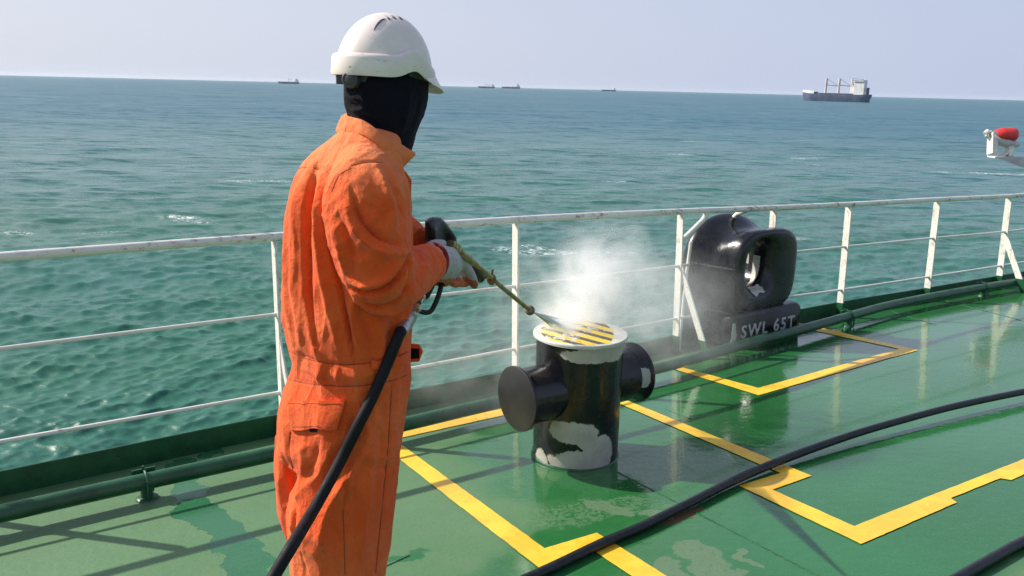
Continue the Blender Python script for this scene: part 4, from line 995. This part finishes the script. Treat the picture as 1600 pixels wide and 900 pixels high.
# left hand: holds the fore grip under the lance
gL = [[(684, 404, 2.30, .036), (700, 408, 2.36, .036), (714, 408, 2.41, .033), (722, 411, 2.44, .026)],
      [(718, 404, 2.40, .017), (728, 416, 2.42, .0155), (737, 432, 2.425, .014), (741, 445, 2.43, .0125)],
      [(722, 412, 2.45, .016), (738, 418, 2.50, .014), (744, 428, 2.51, .012), (736, 434, 2.49, .011)],
      [(716, 422, 2.42, .014), (729, 434, 2.44, .013), (728, 442, 2.43, .012), (720, 443, 2.40, .0105)],
      [(708, 424, 2.38, .0145), (716, 436, 2.39, .013), (714, 443, 2.37, .012), (707, 443, 2.35, .0105)],
      [(702, 422, 2.36, .013), (706, 434, 2.36, .0125), (704, 440, 2.345, .0115), (699, 440, 2.33, .010)]]
glove(gL, lambda x, y, nz, j: (y + j > 434 + np.clip(x-727, 0, 30)*.35))
# --- boots (below the picture, for standing on)
for (a, b, c, k), Yb in ((legR[-1], YM-.055), (legL[-1], YM+.10)):
    p = ay((b+c)/2, a, Yb); z0 = deckz(p[0], p[1]); m = MB()
    m.tube([np.array([p[0], p[1], p[2]+.05]), np.array([p[0], p[1], z0+.09]), np.array([*(p[:2]), z0+.05])], [.052, .05, .048], 20)
    m.ico(np.array([p[0], p[1], z0+.045]) + FT*.075, (.135, .05, .047), 20, 12, (FT, LT, (0, 0, 1)))
    place('boot', remesh(m, .007, 3, 'boot'), paint('boot_leather', (.02, .017, .015), .5), PERSON)

# ------------------------------------------------------------------ spray lance
lance = empty('spray_lance', tuple(ay(690, 400, 2.23))); tag(lance, 'pressure spray lance with black pistol grip and brass tube held in gloved hands', 'spray lance')
GB = rubber('gun_plastic', (.012, .012, .014), .42)
def metal(name, c, r=.35, dirty=(.12, .09, .05)):
    t = NT(name); o = t.pos(); n = t.noise(o, 40, 5, .7)
    t.principled(Base__Color=t.mix(t.ramp(n, .42, .66), c, dirty), Metallic=.85, Roughness=t.ramp(n, .3, .7, r*.7, r*1.5), Normal=t.bump(n, .2, .002)); return t.m
BR = metal('tube_brass', (.42, .36, .20), .4, (.22, .18, .10)); ST = metal('fitting_steel', (.55, .53, .48), .3); 
G0, G1, G2 = ay(704, 380, 2.27), ay(768, 435, 2.60), ay(828, 485, 2.95)
ld = (G1-G0)/np.linalg.norm(G1-G0)
# housing: swelling body seen in outline from the side
hs = [(664, 345), (668, 341), (676, 338.5), (689, 340), (698, 349), (706, 360), (713.5, 371), (714, 386), (709, 398), (700, 404), (688, 400), (668, 392), (664, 372)]
ctr = np.mean(hs, 0); m = MB(); rg = []
for f_, yo in [(.35, -.021), (.72, -.019), (.92, -.012), (1.0, 0), (1.0, .012), (.92, .022), (.72, .029), (.35, .031)]:
    rg.append([ay(ctr[0] + (x-ctr[0])*f_, ctr[1] + (y-ctr[1])*f_, 2.20 + yo + (x-664)*.0022) for x, y in hs])
m.loft(rg); me = remesh(m, .003, 3, 'housing'); place('housing', me, GB, lance)
gr = MB(); gr.tube(catmull([ay(682, 392, 2.215), ay(676, 420, 2.20), ay(666, 445, 2.18), ay(657, 463, 2.165)], 5), [.019]*15 + [.016], 16, sx=1.2); gr.build('pistol_grip', GB, lance)
tg = [(690, 440, 2.20), (688, 452, 2.19), (682, 470, 2.18), (674, 485, 2.175), (666, 488.5, 2.17), (655, 485.5, 2.165), (651.5, 478, 2.16), (655, 462, 2.165), (660, 448, 2.17)]
pts = catmull([ay(*q) for q in tg], 5); gn = MB(); rr_ = []
for i, p in enumerate(pts):
    t_ = pts[min(i+1, len(pts)-1)] - pts[max(i-1, 0)]; t_ /= np.linalg.norm(t_); vw = p - CAM; vw /= np.linalg.norm(vw); s_ = np.cross(t_, vw); s_ /= np.linalg.norm(s_)
    hw = .0068; rr_.append([p + s_*hw + vw*.009, p + s_*hw*1.0 - vw*.009, p + s_*.3*hw - vw*.011, p - s_*.3*hw - vw*.011, p - s_*hw - vw*.009, p - s_*hw + vw*.009])
gn.loft(rr_); gn.build('trigger_guard', GB, lance, 40)
MB().tube(catmull([ay(694, 398, 2.225), ay(697, 425, 2.215), ay(690, 446, 2.20)], 5), .006, 8, sx=1.6).build('trigger', GB, lance)
m = MB(); m.tube([G0, G1 - ld*.01], .0105, 16); m.build('insulated_tube', BR, lance)
m = MB(); m.tube([G1 - ld*.02, G2], .0082, 16); m.build('nozzle_tube', BR, lance)
m = MB(); m.lathe(G0 + ld*.02, ld, [(0, .013), (.004, .0155), (.035, .0155), (.04, .013)], 6); m.build('tube_nut', BR, lance)
m = MB(); m.lathe(G1, ld, [(-.008, .012), (-.004, .0145), (.006, .0145), (.01, .0105)], 20); m.bar(G1 + [0, 0, .008], G1 + [.003, 0, .030], ld, .012, .006); m.bar(G1 - ld*.03 + [0, 0, -.005], G1 + ld*.004 + [0, 0, -.014], (0, 0, 1), .016, .016); m.build('tube_clamp', metal('rusty_clamp', (.30, .15, .07), .6, (.16, .07, .03)), lance)
m = MB(); m.lathe(G2 - ld*.014, ld, [(-.012, .010), (-.008, .0165), (.010, .0185), (.020, .0175), (.024, .013), (.026, .006)], 20); m.build('nozzle', metal('nozzle_metal', (.30, .26, .20), .5), lance)
m = MB(); m.tube([ay(733, 412, 2.45), ay(744, 428, 2.50), ay(754, 440, 2.54)][:2] + [ay(752, 436, 2.52)], [.018, .019, .014], 14); m.bar(ay(740, 418, 2.49), ay(757, 431, 2.56), (0, 0, 1), .02, .02); m.build('fore_grip', GB, lance)
# swivel and hose end below the grip
def off_cloth(x, y, gap):
    q = onto(x, y, .0); v = q - CAM; L_ = np.linalg.norm(v); return CAM + v*(L_-gap)/L_
C0, C1, C2, C3 = ay(657, 462, 2.165), ay(649.5, 477, 2.07), ay(642, 492, 1.99), off_cloth(623, 524, .030)
cd_ = (C2-C0)/np.linalg.norm(C2-C0)
m = MB(); m.tube([C0, C1], [.0125, .0125], 16); m.lathe(C0 + cd_*.004, cd_, [(0, .012), (.003, .016), (.010, .016), (.013, .012)], 16); m.build('swivel', ST, lance)
m = MB(); m.lathe(C1, cd_, [(-.002, .014), (.002, .018), (.024, .018), (.028, .014)], 6); m.build('hose_nut', ST, lance)
m = MB(); d3 = (C3-C2)/np.linalg.norm(C3-C2); LF = np.linalg.norm(C3-C2)*.86; m.lathe(C2 - d3*.004, d3, [(0, .014), (.004, .0160), (LF-.006, .0168), (LF, .0155)], 24)
for k in range(5): m.lathe(C2 + d3*(.006+.008*k), d3, [(0, .0165), (.002, .0182), (.004, .0165)], 24)
m.build('ferrule', metal('ferrule_steel', (.50, .50, .50), .38, (.3, .3, .3)), lance)
def off_cloth(x, y, gap):
    q = onto(x, y, .0); v = q - CAM; L_ = np.linalg.norm(v); return CAM + v*(L_-gap)/L_
pts = [C2 + d3*LF*.9, C3] + [off_cloth(*q) for q in [(606, 566, .020), (583, 618, .022), (560, 664, .024), (538, 708, .028), (515, 752, .06), (488, 800, .13)]] + [ ay(458, 850, 1.60), ay(425, 906, 1.54), ay(395, 970, 1.50), ay(372, 1050, 1.48), ay(360, 1180, 1.47)]
e = np.array(pts[-1]); pts += [np.array([e[0]-.03, e[1]+.0, deckz(e[0], e[1])+.16]), np.array([e[0]-.14, e[1]-.05, deckz(e[0]-.14, e[1])+.03]), np.array([e[0]-.6, e[1]-.3, deckz(e[0]-.6, e[1]-.3)+.018])]
hz = MB().tube(catmull(pts, 10), .0140, 20).build('hose', rubber('lance_hose', (.007, .007, .009), .62, .22))
tag(hz, 'black hose hanging from the spray lance down past the orange coverall', 'hose')
# ------------------------------------------------------------------ water jet and steam
def jet():
    a = at(832.5, 487.5, proj(G2)[2] + .03); b = CAPC + np.array([-.03, .0, .02]); b2 = at(880, 512, proj(CAPC)[2]); m = MB()
    rnd = random.Random(4)
    for k in range(64):
        e = b2 + np.array([rnd.uniform(-.05, .05), rnd.uniform(-.05, .05), rnd.uniform(-.02, .03)])*1.0
        s = a + np.array([rnd.uniform(-.003, .003) for _ in range(3)]); u = rnd.uniform(.45, .9)
        p = [s + (e-s)*u*q/5 for q in range(6)]; m.tube(p, [.0011 + .0016*q/5*rnd.uniform(.5, 1) for q in range(5)] + [.0006], 5)
    t = NT('spray'); pr = t.n('ShaderNodeMixShader', i0=.5); t.t.links.new(t.n('ShaderNodeBsdfDiffuse', Color=(.98, .98, .98)).outputs[0], pr.inputs[1]); t.t.links.new(t.n('ShaderNodeBsdfTranslucent', Color=(.98, .98, .98)).outputs[0], pr.inputs[2]); tr = t.n('ShaderNodeBsdfTransparent')
    mx_ = t.n('ShaderNodeMixShader', i0=.12); t.t.links.new(pr.outputs[0], mx_.inputs[1]); t.t.links.new(tr.outputs[0], mx_.inputs[2]); t.t.links.new(mx_.outputs[0], t.out.inputs[0])
    o = m.build('water_jet', t.m); tag(o, 'thin white water jet leaving the lance nozzle towards the bollard cap', 'water jet', kind='stuff')
jet()
def steam():
    m = MB(); lo = np.array([-.9, 3.0, -.26]); hi = np.array([2.5, 6.6, 1.55])
    m.loft([[(lo[0], lo[1], z), (hi[0], lo[1], z), (hi[0], hi[1], z), (lo[0], hi[1], z)] for z in (lo[2], hi[2])])
    t = NT('steam'); p = t.pos()
    nz = t.n('ShaderNodeTexNoise', Vector=p, Scale=2.2, Detail=2.0); wv = t.vec('MULTIPLY', t.vec('SUBTRACT', nz.outputs[1], (.5, .5, .5)), (.35, .35, .35))
    q = t.vec('ADD', p, wv); n1 = t.noise(q, 5.5, 5, .6); n2 = t.noise(q, 2.0, 3, .6)
    def ball(px, py, d, rx, ry, rz, dens):
        c = at(px, py, d); v = t.vec('DIVIDE', t.vec('SUBTRACT', q, tuple(c)), (rx, ry, rz)); f = t.math('SUBTRACT', 1.0, t.vec('LENGTH', v), clamp=True)
        return t.math('MULTIPLY', t.math('POWER', f, 1.5), dens)
    dc = float(proj(CAPC)[2])
    L = [ball(884, 505, dc, .22, .18, .11, 20), ball(900, 475, dc+.05, .24, .22, .18, 11), ball(925, 435, dc+.15, .26, .24, .22, 5.5), ball(952, 385, dc+.3, .26, .28, .24, 3.0), ball(935, 460, dc+.15, .36, .3, .22, 3), ball(862, 500, dc-.25, .14, .2, .09, 14), ball(866, 506, dc-.3, .10, .25, .07, 22),
         ball(905, 480, dc+.3, .6, .55, .45, 2.2), ball(1000, 480, dc+.6, .75, .6, .42, 1.8), ball(1040, 540, dc+1.1, .70, .6, .30, .5), ball(750, 570, dc+.5, .7, .7, .40, 1.0)]
    s = L[0]
    for k in L[1:]: s = t.math('ADD', s, k)
    s = t.math('MULTIPLY', s, t.ramp(n1, .40, .62, .12, 1.7)); s = t.math('MULTIPLY', s, t.ramp(n2, .3, .6, .35, 1.05))
    vol = t.n('ShaderNodeVolumePrincipled', Color=(.995, .995, .995), Density=s, Anisotropy=.0); t.t.links.new(vol.outputs[0], t.out.inputs[1])
    o = m.build('steam', t.m, smooth=None); tag(o, 'white steam cloud rising off the bollard cap and drifting right along the railing', 'steam', kind='stuff')
steam()
# ------------------------------------------------------------------ ships at anchor
def sea_at(px, D):
    """a point on the water in the direction of picture column px, D metres out"""
    v = MW @ np.array([(px-800)/FPX, (150-450)/FPX, 1.0]); v = v / np.linalg.norm(v[:2]); return np.array([v[0]*D, v[1]*D, SEA])
def hull(L, B, H, bow=1, n=26, sheer=1.5):
    """hull along local x, bow at -x; returns rings"""
    rings = []
    for i in range(n+1):
        u = i/n; x = -L/2 + L*u
        wf = min(1, (u/.16)**.55) if u < .16 else (1 if u < .86 else max(.55, 1-((u-.86)/.14)**2*.45))
        top = H + sheer*max(0, (1-u/.2))**1.0*2.2 + sheer*max(0, (u-.85)/.15)*.6
        kx = (1-u)*0; rk = max(0, 1-u/.10); sk = max(0, (u-.90)/.10)
        rings.append((x, wf*B/2, top, rk, sk))
    return rings
def cargo_ship(px, D, L, heading, detail=True, hc=(.05, .07, .14), label='', group=None, flip=False, cranes=3):
    c = sea_at(px, D); r = empty('cargo_ship', tuple(c)); tag(r, label, 'ship', group)
    hx = np.array([math.cos(heading), math.sin(heading), 0]); hy = np.array([-hx[1], hx[0], 0]); Z = np.array([0, 0, 1.])
    if flip: hx = -hx
    W = lambda x, y, z: c + hx*x + hy*y + Z*z
    B = L*.16; H = L*.105 if detail else L*.085
    hm = paint('ship_hull_paint', hc, .5, .15, .05, (.12, .07, .05), .3); wm = paint('ship_white', (.82, .80, .76), .5, .08, .1); dk = paint('ship_dark', (.05, .06, .09), .5, .1, .1); bf = paint('ship_buff', (.72, .64, .56), .5, .1, .1)
    m = MB(); rg = []
    for x, w, top, rk, sk in hull(L, B, H):
        xo = x
        rg.append([W(xo + rk*L*.035, 0, -2), W(xo + rk*L*.03 - sk*L*.03, -w*.75*(1-sk*.8), -1.5), W(xo + rk*L*.015 - sk*L*.02, -w*.9*(1-sk*.3), H*.35), W(xo, -w, H*.75), W(xo, -w, top), W(xo, w, top), W(xo, w, H*.75), W(xo + rk*L*.015 - sk*L*.02, w*.9*(1-sk*.3), H*.35), W(xo + rk*L*.03 - sk*L*.03, w*.75*(1-sk*.8), -1.5)])
    m.loft(rg); m.build('hull', hm, r, 30)
    def bx(x0, x1, y0, y1, z0, z1): 
        mm = MB(); mm.loft([[W(x, y, z) for x, y in [(x0, y0), (x1, y0), (x1, y1), (x0, y1)]] for z in (z0, z1)]); return mm
    # superstructure at the stern
    SH = .185 if detail else .13; hw = B*.42; sx0, sx1 = (L*.27, L*.41) if detail else (L*.34, L*.42)
    ss = bx(sx0, sx1, -hw, hw, H, H + L*SH); ss.add(*[(lambda q: (q.v, q.f))(bx(sx0-L*.045, sx0, -hw*.8, hw*.8, H, H+L*SH*.55))][0])
    q = bx(sx0-L*.02, sx1-L*.01, -B*.52, B*.52, H+L*SH, H+L*(SH+.022)); ss.add(q.v, q.f)
    q = bx(sx1, sx1+L*.03, -hw*.7, hw*.7, H, H+L*.05); ss.add(q.v, q.f)
    so = ss.build('superstructure', wm, r, 20)
    if detail:
        for lv in range(6):
            for k in range(6):
                for sy in (-1, 1):
                    y = sy*(hw+.02); x = sx0 + (sx1-sx0)*(.1+.16*k); z = H + L*(.02+.028*lv)
                    mm = MB(); mm.loft([[W(x+a_, y+b_*sy, z+zz) for a_, b_ in [(0, -.05), (L*.006, -.05), (L*.006, .06), (0, .06)]] for zz in (0, L*.010)]); mm.build('window', dk, so)
        q = bx(sx0-L*.022, sx1-L*.012, -B*.525, B*.525, H+L*(SH+.008), H+L*(SH+.015)); q.build('window_band', dk, so)
    m = bx(L*.435, L*.465, -B*.12, B*.12, H, H+L*.10) if detail else bx(L*.43, L*.455, -B*.14, B*.14, H, H+L*.09); m.build('funnel', dk, r)
    m = MB(); m.tube([W(L*.385, 0, H+L*SH), W(L*.385, 0, H+L*(SH+.06))], [L*.004, L*.0015], 8); m.bar(W(L*.385, -L*.02, H+L*(SH+.045)), W(L*.385, L*.02, H+L*(SH+.045)), Z, L*.003, L*.003); m.build('mast', wm, r)
    m = MB(); m.tube([W(-L*.40, 0, H*1.2), W(-L*.40, 0, H+L*.085)], [L*.004, L*.002], 8); m.build('mast', wm, r)
    if detail:
        # white bulwark round the forecastle
        m = MB(); rg = []
        for x, w, top, rk, sk in hull(L, B, H, n=60)[0:13]:
            rg.append((W(x-.3, -w-.1, top-.1), W(x-.3, -w-.1, top + L*.032), W(x, w+.1, top + L*.032), W(x, w+.1, top-.1)))
        m.loft([[*q] for q in rg], closed=False, caps=False); m.add([p for q in rg for p in ()], []); mo = m.build('bulwark', wm, r)
    cx = {3: (-.16, .03, .215), 2: (-.1, .12), 1: (.0,), 0: ()}[cranes]
    for k, u in enumerate(cx):
        m = MB(); x = L*u; th = L*.225 - (0 if detail else L*.05)
        m.tube([W(x, 0, H), W(x, 0, H+th*.5), W(x, 0, H+th*.52), W(x, 0, H+th)], [L*.017, L*.015, L*.018, L*.016], 12)
        cr = m.build('crane_post', bf if detail else wm, r)
        jl = L*.175; e = (W(x+jl, 0, H+th*.52) if k < 2 else W(x+jl*.9, 0, H+th*.95))
        m = MB(); m.bar(W(x, 0, H+th*.58), e, Z, L*.009, L*.007); m.tube([W(x, 0, H+th), e], L*.0022, 6); m.build('jib', dk, cr)
    m = MB()
    for k in range(5):
        x0 = -L*.32 + k*L*.125; q = bx(x0, x0+L*.10, -B*.38, B*.38, H*.98, H+L*.014); m.add(q.v, q.f)
    m.build('hatch_cover', dk, r)
    return r
cargo_ship(1306, 2050, 152, math.radians(-40), True, (.075, .095, .17), 'dark blue cargo ship with three deck cranes and white deckhouse, largest of the ships')
cargo_ship(452, 5600, 132, math.radians(4), False, (.045, .07, .16), 'small blue ship on the horizon left of the worker', None, False, 1)
cargo_ship(760, 7200, 142, math.radians(5), False, (.03, .04, .06), 'tiny dark ship on the horizon, left one of the close pair', None, False, 2)
cargo_ship(798, 7800, 172, math.radians(-6), False, (.20, .06, .05), 'tiny reddish ship on the horizon, right one of the close pair', None, False, 0)
cargo_ship(951, 6800, 112, math.radians(2), False, (.03, .045, .07), 'tiny dark ship alone on the horizon beyond the bollard', None, False, 1)
# low far coast at the right end of the horizon
m = MB(); ring = []
for i in range(120):
    p = sea_at(1370 + i*6, 15500); h = 4 + 10*max(0, mnoise.noise(Vector((i*.13, 2, 0)))) + 12*max(0, mnoise.noise(Vector((i*.7, 5, 0)))) 
    h *= min(1, i/30); dirn = p - CAM; dirn[2] = 0; dirn /= np.linalg.norm(dirn)
    ring.append([p + [0, 0, -3], p + [0, 0, h*.8], p + dirn*300 + [0, 0, h], p + dirn*900 + [0, 0, -3]])
m.loft(ring, closed=False, caps=False); o = m.build('coastline', paint('coast', (.40, .41, .42), .9), org=sea_at(1500, 15500)); tag(o, kind='structure')
# ------------------------------------------------------------------ light and air
SUN_AZ = 165.0; SUN_EL = 36.3
HAZE = 2.3e-5
sd = np.array([math.cos(math.radians(SUN_EL))*math.cos(math.radians(SUN_AZ)), math.cos(math.radians(SUN_EL))*math.sin(math.radians(SUN_AZ)), math.sin(math.radians(SUN_EL))])
sl = bpy.data.lights.new('sun', 'SUN'); sl.energy = 5.0; sl.angle = math.radians(.53); sl.color = (1, .93, .83)
so = bpy.data.objects.new('sun', sl); COL.objects.link(so); so.rotation_mode = 'QUATERNION'; so.rotation_quaternion = Vector(sd).to_track_quat('Z', 'Y')
w = bpy.data.worlds.new('World'); scene.world = w; w.use_nodes = True; nt = w.node_tree; nt.nodes.clear()
bg = nt.nodes.new('ShaderNodeBackground'); ow = nt.nodes.new('ShaderNodeOutputWorld'); sk = nt.nodes.new('ShaderNodeTexSky')
sk.sky_type = 'NISHITA'; sk.sun_disc = False; sk.sun_elevation = math.radians(SUN_EL); sk.sun_rotation = math.radians(90 - SUN_AZ)
sk.altitude = 0; sk.air_density = 1.0; sk.dust_density = 2.6; sk.ozone_density = 2.2
bg.inputs[1].default_value = .10
# thin milky haze in the whole sky dome
mx = nt.nodes.new('ShaderNodeMix'); mx.data_type = 'RGBA'
tc = nt.nodes.new('ShaderNodeTexCoord'); sx = nt.nodes.new('ShaderNodeSeparateXYZ'); nt.links.new(tc.outputs['Generated'], sx.inputs[0])
mr = nt.nodes.new('ShaderNodeMapRange'); mr.interpolation_type = 'SMOOTHSTEP'; nt.links.new(sx.outputs[2], mr.inputs[0])
for i_, v_ in zip((1, 2, 3, 4), (0, .65, .90, .42)): mr.inputs[i_].default_value = v_
nt.links.new(mr.outputs[0], mx.inputs[0])
dt = nt.nodes.new('ShaderNodeVectorMath'); dt.operation = 'DOT_PRODUCT'; nt.links.new(tc.outputs['Generated'], dt.inputs[0]); dt.inputs[1].default_value = (float(sd[0]), float(sd[1]), 0)
m2 = nt.nodes.new('ShaderNodeMapRange'); nt.links.new(dt.outputs[1], m2.inputs[0])
for i_, v_ in zip((1, 2, 3, 4), (-.35, .65, 0, 1)): m2.inputs[i_].default_value = v_
hz_ = nt.nodes.new('ShaderNodeMix'); hz_.data_type = 'RGBA'; nt.links.new(m2.outputs[0], hz_.inputs[0]); hz_.inputs[6].default_value = (4.1, 4.7, 6.4, 1); hz_.inputs[7].default_value = (5.75, 6.05, 6.95, 1)
nt.links.new(sk.outputs[0], mx.inputs[6]); nt.links.new(hz_.outputs[2], mx.inputs[7])
nt.links.new(mx.outputs[2], bg.inputs[0]); nt.links.new(bg.outputs[0], ow.inputs[0])
scene.view_settings.view_transform = 'Standard'; scene.view_settings.look = 'None'; scene.view_settings.gamma = 1; scene.view_settings.exposure = .36
scene.cycles.max_bounces = 10; scene.cycles.diffuse_bounces = 3; scene.cycles.glossy_bounces = 3; scene.cycles.volume_bounces = 6; scene.cycles.transparent_max_bounces = 12
scene.cycles.sample_clamp_direct = 12; scene.cycles.sample_clamp_indirect = 6; scene.cycles.use_denoising = True; scene.cycles.denoising_prefilter = 'NONE'; scene.cycles.caustics_reflective = False; scene.cycles.caustics_refractive = False
scene.cycles.volume_step_rate = 1.2; scene.cycles.volume_max_steps = 48

# the sea air: one closed box of even thin haze
hb_ = MB(); X0 = 21000.0
hb_.loft([[(-X0, -X0, z), (X0, -X0, z), (X0, X0, z), (-X0, X0, z)] for z in (SEA - 2.5, 45.0)])
t = NT('sea_haze'); v_ = t.n('ShaderNodeVolumePrincipled', Color=(.86, .92, 1.0), Density=HAZE, Anisotropy=.2); t.t.links.new(v_.outputs[0], t.out.inputs[1])
hz_o = hb_.build('haze', t.m, org=np.array([0., 0., 0.])); tag(hz_o, kind='stuff'); hz_o['label'] = 'thin pale sea haze over the water fading the far ships'; hz_o['category'] = 'haze'
